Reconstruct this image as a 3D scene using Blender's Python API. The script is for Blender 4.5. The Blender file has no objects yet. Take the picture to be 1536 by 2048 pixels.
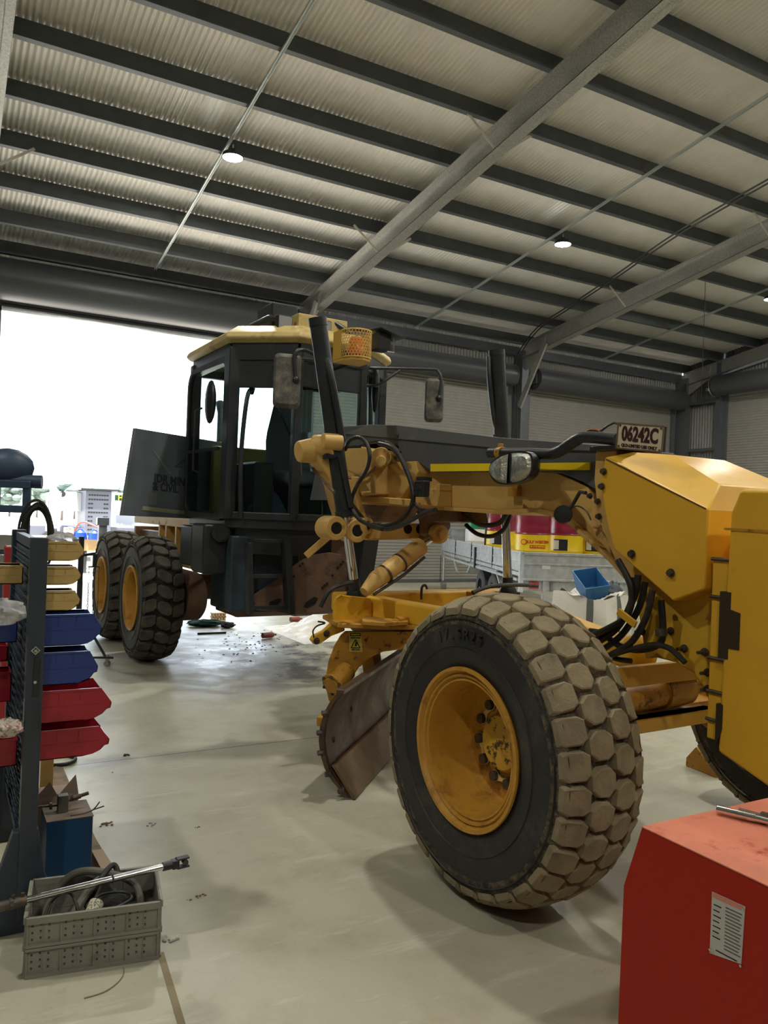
import bpy, math, random
from math import sin, cos, pi, radians as R, tan
from mathutils import Vector as V, Matrix
random.seed(7)
S = bpy.context.scene
COL = S.collection
# ------------------------------------------------------------------ camera, world, exposure
CAM = V((0, 0, 1.69)); FPX = 1575.0
yaw, pit, rol = R(29.2), R(.24), R(2.13)
fw = V((sin(yaw)*cos(pit), cos(yaw)*cos(pit), sin(pit)))
rt0 = V((cos(yaw), -sin(yaw), 0)); up0 = rt0.cross(fw)
rt = rt0*cos(rol) + up0*sin(rol); up = -rt0*sin(rol) + up0*cos(rol)
cd = bpy.data.cameras.new('camera'); cam = bpy.data.objects.new('camera', cd); COL.objects.link(cam)
m = Matrix((rt, up, -fw)).transposed().to_4x4(); m.translation = CAM; cam.matrix_world = m
cd.sensor_fit = 'VERTICAL'; cd.sensor_height = 36; cd.lens = FPX/2048*36; cd.clip_start = .05; cd.clip_end = 500
S.camera = cam
S.view_settings.view_transform = 'Standard'; S.view_settings.look = 'None'
S.view_settings.gamma = 1; S.view_settings.use_curve_mapping = False
S.view_settings.exposure = -0.12
w = bpy.data.worlds.new('sky'); S.world = w; w.use_nodes = True
bg = w.node_tree.nodes['Background']; bg.inputs[0].default_value = (.80, .90, 1, 1); bg.inputs[1].default_value = 6.0
sd = bpy.data.lights.new('sun', 'SUN'); sd.energy = 32; sd.angle = R(1); sd.color = (1, .95, .86)
sun = bpy.data.objects.new('sun', sd); COL.objects.link(sun)
sun.rotation_euler = (R(12), 0, R(-35))          # high, behind the shed roof: lights the yard, not the floor inside
LAMP_W = 205

# ------------------------------------------------------------------ helpers
def ray(u, v): return fw*FPX + rt*(u-768) - up*(v-1024)
def onpl(u, v, n, d):
    D = ray(u, v); n = V(n); return CAM + D*((d - n.dot(CAM))/n.dot(D))
def gz(u, v, z=0): return onpl(u, v, (0, 0, 1), z)
def wy(u, v, y): return onpl(u, v, (0, 1, 0), y)
def wx(u, v, x): return onpl(u, v, (1, 0, 0), x)
# grader frame: a forward, y to its left, z up
GA = R(-88); G0 = V((3.28, 2.87, 0)); GF = V((cos(GA), sin(GA), 0)); GL = V((-sin(GA), cos(GA), 0))
def loc(P): P = P - G0; return V((P.dot(GF), P.dot(GL), P.z))
def gy(u, v, y): return loc(onpl(u, v, GL, GL.dot(G0) + y))
def ga(u, v, a): return loc(onpl(u, v, GF, GF.dot(G0) + a))
def gzz(u, v, z): return loc(gz(u, v, z))
def gn(u, v, n, d):
    nw = GF*n[0] + GL*n[1]; return loc(onpl(u, v, nw, nw.dot(G0) + d))

class MB:
    def __init__(s): s.v = []; s.f = []; s.mi = []; s.cur = 0
    def add(s, vs, fs):
        o = len(s.v); s.v += [tuple(x) for x in vs]; s.f += [tuple(i+o for i in f) for f in fs]; s.mi += [s.cur]*len(fs); return s
    def bx(s, x0, x1, y0, y1, z0, z1):
        return s.add([(x, y, z) for x in (x0, x1) for y in (y0, y1) for z in (z0, z1)],
                     [(0, 1, 3, 2), (4, 6, 7, 5), (0, 4, 5, 1), (2, 3, 7, 6), (0, 2, 6, 4), (1, 5, 7, 3)])
    def obx(s, c, ax, ay, az):  # oriented box: centre and three half vectors
        c, ax, ay, az = V(c), V(ax), V(ay), V(az)
        return s.add([c+ax*i+ay*j+az*k for i in (-1, 1) for j in (-1, 1) for k in (-1, 1)],
                     [(0, 1, 3, 2), (4, 6, 7, 5), (0, 4, 5, 1), (2, 3, 7, 6), (0, 2, 6, 4), (1, 5, 7, 3)])
    def bar(s, p, q, wd, ht, upv=(0, 0, 1)):
        p, q = V(p), V(q); d = (q-p); L = d.length; d.normalize(); u = V(upv); sd_ = d.cross(u)
        if sd_.length < 1e-4: sd_ = d.cross(V((1, 0, 0)))
        sd_.normalize(); u = sd_.cross(d)
        return s.obx((p+q)/2, d*(L/2), sd_*(wd/2), u*(ht/2))
    def prism(s, pts, off):
        n = len(pts); pts = [V(p) for p in pts]; off = V(off)
        return s.add(pts + [p+off for p in pts], [tuple(range(n)), tuple(range(2*n-1, n-1, -1))] + [(i, i+n, (i+1) % n+n, (i+1) % n) for i in range(n)])
    def py(s, az, y0, y1): return s.prism([(a, y0, z) for a, z in az], (0, y1-y0, 0))
    def px(s, yz, x0, x1): return s.prism([(x0, y, z) for y, z in yz], (x1-x0, 0, 0))
    def pz(s, xy, z0, z1): return s.prism([(x, y, z0) for x, y in xy], (0, 0, z1-z0))
    def frame(s, d):
        d = V(d).normalized(); a = V((0, 0, 1)) if abs(d.z) < .9 else V((1, 0, 0)); e = d.cross(a).normalized(); return e, d.cross(e)
    def cyl(s, p, q, r0, r1=None, n=16, caps=True):
        r1 = r0 if r1 is None else r1; p, q = V(p), V(q); e, f = s.frame(q-p)
        vs = [c+(e*cos(2*pi*i/n)+f*sin(2*pi*i/n))*r for c, r in ((p, r0), (q, r1)) for i in range(n)]
        fs = [(i, (i+1) % n, (i+1) % n+n, i+n) for i in range(n)]
        if caps: fs += [tuple(range(n-1, -1, -1)), tuple(range(n, 2*n))]
        return s.add(vs, fs)
    def tube(s, pts, r, n=8, smooth=0, caps=True):
        pts = [V(p) for p in pts]
        if smooth: pts = catmull(pts, smooth)
        e = None; vs = []; m_ = len(pts)
        for i, p in enumerate(pts):
            d = (pts[min(i+1, m_-1)]-pts[max(i-1, 0)]).normalized()
            if e is None: e, _ = s.frame(d)
            e = (e - d*e.dot(d)).normalized(); f = d.cross(e); rr = r(i/(m_-1)) if callable(r) else r
            vs += [p+(e*cos(2*pi*k/n)+f*sin(2*pi*k/n))*rr for k in range(n)]
        fs = [(i*n+k, i*n+(k+1) % n, (i+1)*n+(k+1) % n, (i+1)*n+k) for i in range(m_-1) for k in range(n)]
        if caps: fs += [tuple(range(n-1, -1, -1)), tuple(range((m_-1)*n, m_*n))]
        return s.add(vs, fs)
    def lathe(s, prof, o, axis, n=32, closed=False):  # prof [(r,h)]
        o = V(o); ax = V(axis).normalized(); e, f = s.frame(ax)
        vs = [o+ax*h+(e*cos(2*pi*i/n)+f*sin(2*pi*i/n))*r for r, h in prof for i in range(n)]
        k = len(prof); fs = [(j*n+i, j*n+(i+1) % n, (j+1)*n+(i+1) % n, (j+1)*n+i) for j in range(k-1) for i in range(n)]
        if closed: fs += [((k-1)*n+i, (k-1)*n+(i+1) % n, (i+1) % n, i) for i in range(n)]
        return s.add(vs, fs)
    def grid(s, fn, nu, nv):
        vs = [fn(i/nu, j/nv) for j in range(nv+1) for i in range(nu+1)]
        return s.add(vs, [(j*(nu+1)+i, j*(nu+1)+i+1, (j+1)*(nu+1)+i+1, (j+1)*(nu+1)+i) for j in range(nv) for i in range(nu)])
    def sph(s, c, r, nu=14, nv=8, sc=(1, 1, 1)):
        c = V(c); return s.grid(lambda a, b: c+V((r*sc[0]*cos(2*pi*a)*sin(pi*b), r*sc[1]*sin(2*pi*a)*sin(pi*b), r*sc[2]*cos(pi*b))), nu, nv)
    def bolt(s, p, d, r=.018, h=.018): p = V(p); d = V(d).normalized(); return s.cyl(p, p+d*h, r, n=6).cyl(p, p+d*.004, r*1.35, n=12)

def catmull(P, k):
    out = []
    for i in range(len(P)-1):
        a, b, c, d = P[max(i-1, 0)], P[i], P[i+1], P[min(i+2, len(P)-1)]
        for j in range(k):
            t = j/k; out.append(.5*((2*b)+(c-a)*t+(2*a-5*b+4*c-d)*t*t+(3*b-a-3*c+d)*t**3))
    return out+[P[-1]]
def rpoly(pts, r, k=4):  # round the corners of a 2D polygon
    out = []; n = len(pts)
    for i in range(n):
        a, b, c = (V((*pts[(i+j-1) % n], 0)) for j in range(3))
        u, v_ = (a-b), (c-b); t = min(r, u.length/2.1, v_.length/2.1); p, q = b+u.normalized()*t, b+v_.normalized()*t
        for j in range(k+1):
            s_ = j/k; x = p*(1-s_)**2+b*2*s_*(1-s_)+q*s_*s_; out.append((x.x, x.y))
    return out
def obj(name, mb, mats, parent=None, bevel=0, ang=32, loc_=None, rz=0, seg=2, solid=0):
    me = bpy.data.meshes.new(name); me.from_pydata(mb.v, [], mb.f)
    mats = mats if isinstance(mats, (list, tuple)) else [mats]
    for x in mats: me.materials.append(x)
    if len(mats) > 1: me.polygons.foreach_set('material_index', mb.mi)
    me.validate()
    import bmesh
    b = bmesh.new(); b.from_mesh(me); bmesh.ops.recalc_face_normals(b, faces=b.faces); b.to_mesh(me); b.free()
    me.polygons.foreach_set('use_smooth', [True]*len(me.polygons)); me.set_sharp_from_angle(angle=R(ang))
    o = bpy.data.objects.new(name, me); COL.objects.link(o)
    if parent: o.parent = parent
    if loc_ is not None: o.location = loc_
    if rz: o.rotation_euler.z = rz
    if solid: s_ = o.modifiers.new('t', 'SOLIDIFY'); s_.thickness = solid; s_.offset = 0
    if bevel:
        b_ = o.modifiers.new('b', 'BEVEL'); b_.width = bevel; b_.segments = seg; b_.limit_method = 'ANGLE'; b_.angle_limit = R(35); b_.harden_normals = True
    return o
def tag(o, label, cat=None, group=None, kind=None):
    if label: o['label'] = label
    if cat: o['category'] = cat
    if group: o['group'] = group
    if kind: o['kind'] = kind
    return o
def thing(name, label, cat, loc_=(0, 0, 0), rz=0, group=None):
    o = bpy.data.objects.new(name, None); COL.objects.link(o); o.location = loc_; o.rotation_euler.z = rz; o.empty_display_size = .1
    return tag(o, label, cat, group)
def struct(name, mb, mats, **k): o = obj(name, mb, mats, **k); o['kind'] = 'structure'; return o
def copytree(o, parent=None):
    c = o.copy(); COL.objects.link(c); c.parent = parent
    for ch in list(o.children): copytree(ch, c)
    return c
def textmb(s, size, ext=.0015, sx=1.0, bold=0):
    cu = bpy.data.curves.new('t', 'FONT'); cu.body = s; cu.size = size; cu.extrude = ext; cu.align_x = 'CENTER'; cu.align_y = 'CENTER'; cu.offset = bold; cu.resolution_u = 3
    o = bpy.data.objects.new('t', cu); COL.objects.link(o); bpy.context.view_layer.update()
    me = bpy.data.meshes.new_from_object(o.evaluated_get(bpy.context.evaluated_depsgraph_get()))
    mb = MB(); mb.add([(v_.co.x*sx, v_.co.y, v_.co.z) for v_ in me.vertices], [tuple(p.vertices) for p in me.polygons])
    bpy.data.objects.remove(o); bpy.data.curves.remove(cu); bpy.data.meshes.remove(me); return mb
def place(mb, o, ex, ey, ez=None):  # map x,y,z of a mesh builder to a frame
    o, ex, ey = V(o), V(ex), V(ey); ez = ex.cross(ey).normalized() if ez is None else V(ez)
    mb.v = [tuple(o+ex*x+ey*y+ez*z) for x, y, z in mb.v]; return mb

# ------------------------------------------------------------------ materials
def mat(name, col, rough=.5, metal=0, var=0, vscale=4, col2=None, thr=(.45, .6), bump=0, bscale=30, spec=.5, trans=0, emit=None, es=0, rvar=0, dirt=None, dscale=3, dthr=(.5, .7), coat=0, alpha=1, ior=1.45):
    m_ = bpy.data.materials.new(name); m_.use_nodes = True; nt = m_.node_tree; N = nt.nodes; L = nt.links; b = N['Principled BSDF']
    I = b.inputs; I['Base Color'].default_value = (*col, 1); I['Roughness'].default_value = rough; I['Metallic'].default_value = metal
    I['Specular IOR Level'].default_value = spec; I['Transmission Weight'].default_value = trans; I['Coat Weight'].default_value = coat; I['IOR'].default_value = ior; I['Alpha'].default_value = alpha
    if emit: I['Emission Color'].default_value = (*emit, 1); I['Emission Strength'].default_value = es
    tc = N.new('ShaderNodeTexCoord'); src = None
    def noise(sc, det=5, rg=.6):
        n = N.new('ShaderNodeTexNoise'); n.inputs['Scale'].default_value = sc; n.inputs['Detail'].default_value = det; n.inputs['Roughness'].default_value = rg
        L.new(tc.outputs['Object'], n.inputs['Vector']); return n.outputs['Fac']
    def ramp(f, a, b_):
        r = N.new('ShaderNodeMapRange'); r.inputs[1].default_value = a; r.inputs[2].default_value = b_; r.interpolation_type = 'SMOOTHSTEP'; L.new(f, r.inputs[0]); return r.outputs[0]
    def mix(f, A, B):
        x = N.new('ShaderNodeMix'); x.data_type = 'RGBA'; L.new(f, x.inputs[0])
        for i, q in ((6, A), (7, B)):
            if isinstance(q, tuple): x.inputs[i].default_value = (*q, 1)
            else: L.new(q, x.inputs[i])
        return x.outputs[2]
    c = tuple(col)
    if var: c = mix(ramp(noise(vscale), .3, .7), tuple(max(0, x*(1-var)) for x in col), tuple(min(1, x*(1+var)) for x in col))
    if col2: c = mix(ramp(noise(vscale*2.3, 8, .65), *thr), c, tuple(col2))
    if dirt: c = mix(ramp(noise(dscale, 10, .72), *dthr), c, tuple(dirt))
    if not isinstance(c, tuple): L.new(c, I['Base Color'])
    if rvar:
        r = N.new('ShaderNodeMapRange'); r.inputs[3].default_value = max(.02, rough-rvar); r.inputs[4].default_value = min(1, rough+rvar); L.new(ramp(noise(vscale*1.7, 6), .3, .7), r.inputs[0]); L.new(r.outputs[0], I['Roughness'])
    if bump:
        bp = N.new('ShaderNodeBump'); bp.inputs['Strength'].default_value = bump; bp.inputs['Distance'].default_value = .02; L.new(noise(bscale, 6), bp.inputs['Height']); L.new(bp.outputs[0], I['Normal'])
    return m_
YEL = mat('yellow_paint', (.74, .42, .035), .38, var=.07, vscale=2, dirt=(.28, .17, .05), dscale=9, dthr=(.66, .74), bump=.03, bscale=60, rvar=.08)
TAN = mat('dusty_yellow_paint', (.64, .40, .12), .5, var=.1, vscale=3, dirt=(.24, .13, .06), dscale=6, dthr=(.56, .72), bump=.06, bscale=40)
RUSTY = mat('worn_yellow_paint', (.50, .25, .03), .5, var=.12, vscale=4, dirt=(.11, .05, .025), dscale=14, dthr=(.55, .66), bump=.1, bscale=40)
BROWN = mat('dirty_brown_steel', (.17, .10, .065), .6, var=.2, vscale=3, dirt=(.06, .04, .03), dscale=8, bump=.1)
BLADE = mat('worn_blade_steel', (.10, .062, .04), .42, metal=.35, var=.3, vscale=2, dirt=(.22, .15, .09), dscale=5, dthr=(.5, .75), bump=.08, rvar=.12)
BLK = mat('black_plastic', (.018, .02, .022), .42, var=.2, bump=.03)
BLKP = mat('black_painted_steel', (.022, .026, .03), .38, var=.2, dirt=(.09, .075, .06), dscale=4, dthr=(.55, .85))
HOSE = mat('rubber_hose', (.02, .02, .02), .42, var=.3, dirt=(.10, .085, .06), dscale=12, dthr=(.5, .8))
CHAR = mat('charcoal_cover', (.085, .09, .10), .5, var=.12, vscale=3, dirt=(.14, .13, .12), dscale=5, dthr=(.5, .8), bump=.05)
CHROME = mat('chrome', (.75, .76, .78), .16, metal=1, rvar=.06)
STEEL = mat('bright_steel', (.55, .56, .57), .32, metal=1, var=.1)
DSTEEL = mat('dark_steel', (.10, .085, .075), .5, metal=.6, var=.3, vscale=12, dirt=(.18, .10, .06), dscale=20)
SIDE = mat('tyre_sidewall', (.026, .027, .028), .55, var=.2, dirt=(.10, .08, .055), dscale=4, dthr=(.50, .72), bump=.12, bscale=25)
TREAD = mat('dusty_tread_rubber', (.25, .205, .125), .8, var=.18, vscale=9, dirt=(.09, .08, .065), dscale=7, dthr=(.55, .8), bump=.35, bscale=45)
GROOVE = mat('tread_groove_soil', (.13, .105, .07), .95, var=.4, vscale=30, dirt=(.04, .035, .03), dscale=14, dthr=(.45, .6), bump=.9, bscale=60)
TREAD2 = mat('dark_tread_rubber', (.085, .075, .06), .8, var=.3, vscale=9, dirt=(.035, .033, .03), dscale=7, dthr=(.5, .8), bump=.4, bscale=45)
GROOVE2 = mat('dark_tread_groove', (.03, .027, .023), .95, var=.4, vscale=30, bump=.9, bscale=60)
GLASS = mat('cab_glass', (.80, .93, .93), .03, trans=1, ior=1.08)
MIRB = mat('mirror_back', (.06, .06, .058), .6, dirt=(.22, .19, .14), dscale=10, dthr=(.4, .75))
STRIPE = mat('yellow_reflective_tape', (.95, .70, .02), .35)
GALV = mat('galvanised_steel', (.40, .40, .38), .42, metal=.65, var=.22, vscale=45, rvar=.1)
PURL = mat('shaded_purlin_steel', (.11, .125, .135), .45, metal=.3, var=.08)  # galvanised purlins; the shade on them is put into this darker base colour
ROOFM = mat('roof_sheet_underside', (.74, .72, .68), .6, metal=0, var=.04, vscale=2)
WALLM = mat('grey_wall_cladding', (.30, .30, .29), .5, metal=.2, var=.05)
DOORM = mat('roller_door_steel', (.27, .26, .24), .42, metal=.1, var=.05)
DRUMD = mat('roller_door_roll', (.07, .075, .085), .4, metal=.2)
COLM = mat('column_steel', (.12, .13, .145), .45, metal=.4, var=.1, vscale=20)
RED = mat('red_powder_coat', (.36, .016, .006), .5, spec=.25, bump=.03, bscale=200)
REDTOP = mat('dusty_red_top', (.60, .19, .12), .55, var=.15, vscale=5, dirt=(.42, .035, .02), dscale=6, dthr=(.55, .68), bump=.1)
WHITE = mat('white_paint', (.75, .76, .76), .45)
CREAM = mat('cream_plate', (.60, .53, .38), .5, dirt=(.30, .22, .12), dscale=20, dthr=(.6, .8))
MAROON = mat('maroon_lettering', (.05, .012, .015), .5)
BLACKP = mat('black_print', (.01, .01, .012), .5)
ORG = mat('amber_lens', (.45, .10, .02), .2, emit=(1, .25, .03), es=.04)
LENS = mat('clear_lens', (.95, .95, .92), .05, trans=.85)
REFL = mat('lamp_reflector', (.8, .8, .78), .2, metal=1)

# ------------------------------------------------------------------ the shed
WY, Z0, SL, YR = 17.2, 6.68, tan(R(9)), 1.0     # far wall, eave height of roof sheet, slope, ridge line
XL, XR, YB = -12.6, 20.3, -15.2
def roofz(y): return Z0+(WY-y)*SL if y > YR else Z0+(WY-YR)*SL-(YR-y)*SL
fl = MB(); fl.bx(XL-.2, XR+.2, YB-.2, WY+.25, -.15, 0)
FLOOR = mat('concrete_floor', (.40, .385, .33), .42)
nt = FLOOR.node_tree; N = nt.nodes; L = nt.links; b = N['Principled BSDF']; tc = N.new('ShaderNodeTexCoord')
def nz(sc, det=6, rg=.6, st=None):
    n = N.new('ShaderNodeTexNoise'); n.inputs['Scale'].default_value = sc; n.inputs['Detail'].default_value = det; n.inputs['Roughness'].default_value = rg
    if st:
        mp = N.new('ShaderNodeMapping'); mp.inputs['Scale'].default_value = st; mp.inputs['Rotation'].default_value = (0, 0, .5); L.new(tc.outputs['Object'], mp.inputs[0]); L.new(mp.outputs[0], n.inputs['Vector'])
    else: L.new(tc.outputs['Object'], n.inputs['Vector'])
    return n.outputs['Fac']
def rmp(f, a, b_, c=0, d=1):
    r = N.new('ShaderNodeMapRange'); r.inputs[1].default_value = a; r.inputs[2].default_value = b_; r.inputs[3].default_value = c; r.inputs[4].default_value = d; L.new(f, r.inputs[0]); return r.outputs[0]
def mx(f, A, B):
    x = N.new('ShaderNodeMix'); x.data_type = 'RGBA'; L.new(f, x.inputs[0])
    for i, q in ((6, A), (7, B)):
        if isinstance(q, tuple): x.inputs[i].default_value = (*q, 1)
        else: L.new(q, x.inputs[i])
    return x.outputs[2]
def mth(op, a, b_):
    x = N.new('ShaderNodeMath'); x.operation = op
    for i, q in ((0, a), (1, b_)):
        if isinstance(q, (int, float)): x.inputs[i].default_value = q
        else: L.new(q, x.inputs[i])
    return x.outputs[0]
c = mx(rmp(nz(.6, 4), .3, .7), (.39, .375, .29), (.49, .47, .37))
c = mx(rmp(nz(2.2, 10, .7), .5, .72), c, (.34, .32, .235))
c = mx(rmp(nz(1.4, 8, .75, (1, 5, 1)), .56, .7), c, (.54, .52, .44))
c = mx(rmp(nz(26, 8, .8), .63, .72), c, (.20, .17, .12))
c = mx(rmp(nz(7, 9, .75), .58, .74), c, (.36, .30, .22))
c = mx(rmp(nz(3.2, 12, .8, (1, 9, 1)), .60, .68), c, (.60, .58, .50))
sep = N.new('ShaderNodeSeparateXYZ'); L.new(tc.outputs['Object'], sep.inputs[0])
def blob(x, y, rx, ry):   # soft elliptical patch mask with a ragged edge
    dx = mth('DIVIDE', mth('SUBTRACT', sep.outputs[0], x), rx); dy = mth('DIVIDE', mth('SUBTRACT', sep.outputs[1], y), ry)
    d = mth('ADD', mth('MULTIPLY', dx, dx), mth('MULTIPLY', dy, dy)); return rmp(d, 1.0, .2)
oil = mth('MULTIPLY', blob(3.6, 8.4, 1.9, 1.7), rmp(nz(2.2, 8, .7), .46, .56))
c = mx(mth('MULTIPLY', oil, .85), c, (.035, .032, .035))
mud = mth('MULTIPLY', blob(4.1, 5.3, 1.2, 1.6), rmp(nz(5, 8, .75), .42, .62))
c = mx(mth('MULTIPLY', mud, .6), c, (.20, .12, .065))
for axx, pos in ((0, -3.6), (0, 2.4), (0, 8.6), (1, 5.4), (1, 11.2)):
    if axx == 0 and pos == 2.4: continue
    jd = mth('ABSOLUTE', mth('SUBTRACT', sep.outputs[axx], pos), 0); c = mx(rmp(jd, .009, .004), c, (.16, .15, .125))
L.new(c, b.inputs['Base Color'])
L.new(mth('SUBTRACT', rmp(nz(3.5, 10, .75), .3, .7, .30, .52), mth('MULTIPLY', oil, .12)), b.inputs['Roughness'])
bp = N.new('ShaderNodeBump'); bp.inputs['Strength'].default_value = .18; bp.inputs['Distance'].default_value = .01; L.new(nz(9, 10, .75), bp.inputs['Height']); L.new(bp.outputs[0], b.inputs['Normal'])
struct('floor', fl, FLOOR)
tag(obj('expansion_joint', MB().bx(-.012, .012, -.9, .9, 0, .0015), mat('joint_sealant', (.24, .20, .12), .7), loc_=(.70, 2.1, .0005), rz=R(-4.8)), None, kind='structure')
# yard outside
gr = MB().bx(-60, 90, WY+.25, 160, -.25, -.04)
struct('ground', gr, mat('pale_gravel_yard', (.50, .46, .40), .9, var=.15, vscale=1, bump=.3, bscale=20))
# corrugated roof
def corr(x0, x1, per, amp, fn):
    mb = MB(); n = int(round((x1-x0)/per*8)); mb.grid(lambda a, b_: fn(x0+(x1-x0)*a, amp*cos(2*pi*(x1-x0)*a/per), b_), n, 1); return mb
ce = corr(XL-.1, XR+.3, .080, .019, lambda x, d, t: (x, YR+(WY+.12-YR)*t, roofz(YR+(WY+.12-YR)*t)+.02+d))
k = len(ce.v)
ce2 = corr(XL-.1, XR+.3, .080, .019, lambda x, d, t: (x, YB+(YR-YB)*t, roofz(YB+(YR-YB)*t+1e-6)+.02+d)); ce.add(ce2.v, ce2.f)
struct('ceiling', ce, ROOFM, solid=.002)
# skylight-like pale eave strip is only daylight: walls
def clad_y(x0, x1, y, z0, z1, name, m_=WALLM):
    return struct(name, corr(x0, x1, .10, .012, lambda x, d, t: (x, y+d, z0+(z1-z0)*t)), m_, solid=.002)
def clad_x(y0, y1, x, z0, ztop, name):
    mb = corr(y0, y1, .10, .012, lambda y, d, t: (x+d, y, z0+((ztop(y) if callable(ztop) else ztop)-z0)*t)); return struct(name, mb, WALLM, solid=.002)
FX = [.4, 7.1, 13.6, 20.05]           # portal frames
DZ = 5.55                             # door head height
clad_y(XL, XR, WY+.05, DZ, Z0-.03, 'wall_far')
for i, x in enumerate(FX): struct('wall_far_pier', MB().bx(x-.42 if i else XL, x+.42 if i < 3 else XR, WY+.02, WY+.10, 0, DZ), WALLM)
clad_x(WY-1.55, WY, XR-.02, 0, lambda y: roofz(y)+.03, 'wall_right')
clad_x(9.2, WY-1.55, XR-.02, 5.9, lambda y: roofz(y)+.03, 'wall_right_head')
clad_x(YB, 9.2, XR-.02, 0, lambda y: roofz(y)+.03, 'wall_right_rear')
clad_x(YB, WY, XL, 0, lambda y: roofz(y)+.03, 'wall_left')
clad_y(XL, XR, YB, 0, roofz(YB), 'wall_back')
# closed roller doors (ribbed curtain) and their rolls
def ribs(p0, p1, z0, z1, per=.078, dep=.013):
    mb = MB(); n = int((z1-z0)/per); prof = []
    for i in range(n):
        z = z0+i*per; prof += [(z, 0), (z+per*.35, dep), (z+per*.62, dep), (z+per*.8, 0)]
    prof.append((z1, 0)); p0, p1 = V(p0), V(p1); nrm = (p1-p0).normalized().cross(V((0, 0, 1)))
    for j in range(len(prof)-1):
        (za, da), (zb, db) = prof[j], prof[j+1]
        mb.add([p0+V((0, 0, za))+nrm*da, p1+V((0, 0, za))+nrm*da, p1+V((0, 0, zb))+nrm*db, p0+V((0, 0, zb))+nrm*db], [(0, 1, 2, 3)])
    return mb
dn = 0
for x0, x1 in ((FX[1]+.42, FX[2]-.42), (FX[2]+.42, FX[3]-.30)):
    dn += 1; d = struct('door_%d' % dn, ribs((x0, WY-.02, 0), (x1, WY-.02, 0), .06, DZ), DOORM)
    g_ = struct('door_guide', MB().bx(x0-.09, x0+.03, WY-.10, WY, 0, DZ).bx(x1-.03, x1+.09, WY-.10, WY, 0, DZ), COLM, parent=d)
    struct('door_bottom_rail', MB().bx(x0, x1, WY-.07, WY-.0, 0, .08), COLM, parent=d)
    rl = MB().cyl((x0-.05, WY-.36, DZ+.02), (x1+.05, WY-.36, DZ+.02), .30, n=28); struct('door_roll', rl, DRUMD, parent=d)
    struct('door_shaft_bracket', MB().bx(x0-.12, x0-.06, WY-.5, WY, DZ-.12, DZ+.16).bx(x1+.06, x1+.12, WY-.5, WY, DZ-.12, DZ+.16).cyl((x0-.25, WY-.36, DZ+.02), (x1+.25, WY-.36, DZ+.02), .04), COLM, parent=d)
# the open door: curtain rolled up
x0, x1 = FX[0]-6.2, FX[1]-.42
d = struct('door_3', MB().cyl((FX[0]+.3, WY-.42, DZ+.40), (x1+.05, WY-.42, DZ+.40), .40, n=32), DRUMD)
struct('door_guide', MB().bx(x1-.03, x1+.09, WY-.10, WY, 0, DZ).bx(FX[0]+.33, FX[0]+.45, WY-.1, WY, 0, DZ), COLM, parent=d)
struct('door_bottom_rail', MB().bx(FX[0]+.42, x1, WY-.10, WY-.02, DZ-.14, DZ-.05), STEEL, parent=d)
struct('door_curtain', ribs((FX[0]+.42, WY-.08, 0), (x1, WY-.08, 0), DZ-.05, DZ+.5), DRUMD, parent=d)
d = struct('door_4', ribs((XR-.06, WY-1.7, 0), (XR-.06, 9.2, 0), .06, 5.75), DOORM)
struct('door_guide', MB().bx(XR-.14, XR-.02, WY-1.72, WY-1.58, 0, 5.8), COLM, parent=d)
struct('door_roll', MB().cyl((XR-.40, WY-1.55, 5.9), (XR-.40, 9.1, 5.9), .30, n=28), DRUMD, parent=d)
struct('door_shaft_bracket', MB().bx(XR-.75, XR-.05, WY-1.5, WY-1.44, 5.72, 5.8).cyl((XR-.4, WY-1.35, 5.9), (XR-.4, WY-1.55, 5.9), .05).lathe([(.27, 0), (.33, 0), (.33, .03), (.27, .03)], (XR-.4, WY-1.53, 5.9), (0, 1, 0), 24, True), STEEL, parent=d)
# head beams over doors, girts on the right wall
struct('trim_1', MB().bx(XL, XR, WY-.14, WY-.02, 6.2, 6.42), COLM)
gi = MB()
for z in (1.1, 2.5, 4.0, 5.45): gi.bx(XR-.22, XR-.05, WY-1.5, WY-.1, z, z+.09)
struct('trim_2', gi, COLM)
struct('trim_3', MB().bx(XR-.26, XR-.05, WY-1.58, WY-1.42, 0, 6.7), COLM)
# portal frames: C-section rafters, columns, knee braces
def crafter(x, ya, yb, drop=.04, dep=.40, sgn=1):
    w_, t_ = .11, .012; mb = MB()
    for dx0, dx1, z0, z1 in ((-.006, .006, -dep, 0), (-w_, w_, -dep, -dep+t_), (-w_, w_, -t_, 0)):
        mb.add([(x+dx, y, roofz(y)-drop+z) for y in (ya, yb) for dx in (dx0, dx1) for z in (z0, z1)], [(0, 1, 3, 2), (4, 6, 7, 5), (0, 4, 5, 1), (2, 3, 7, 6), (0, 2, 6, 4), (1, 5, 7, 3)])
    for s_ in (-1, 1):   # lips
        mb.add([(x+s_*(w_-.004+q), y, roofz(y)-drop-dep+z) for y in (ya, yb) for q in (0, .004) for z in (0, .03)], [(0, 1, 3, 2), (4, 6, 7, 5), (0, 4, 5, 1), (2, 3, 7, 6), (0, 2, 6, 4), (1, 5, 7, 3)])
    return mb
PURD = .28
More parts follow.
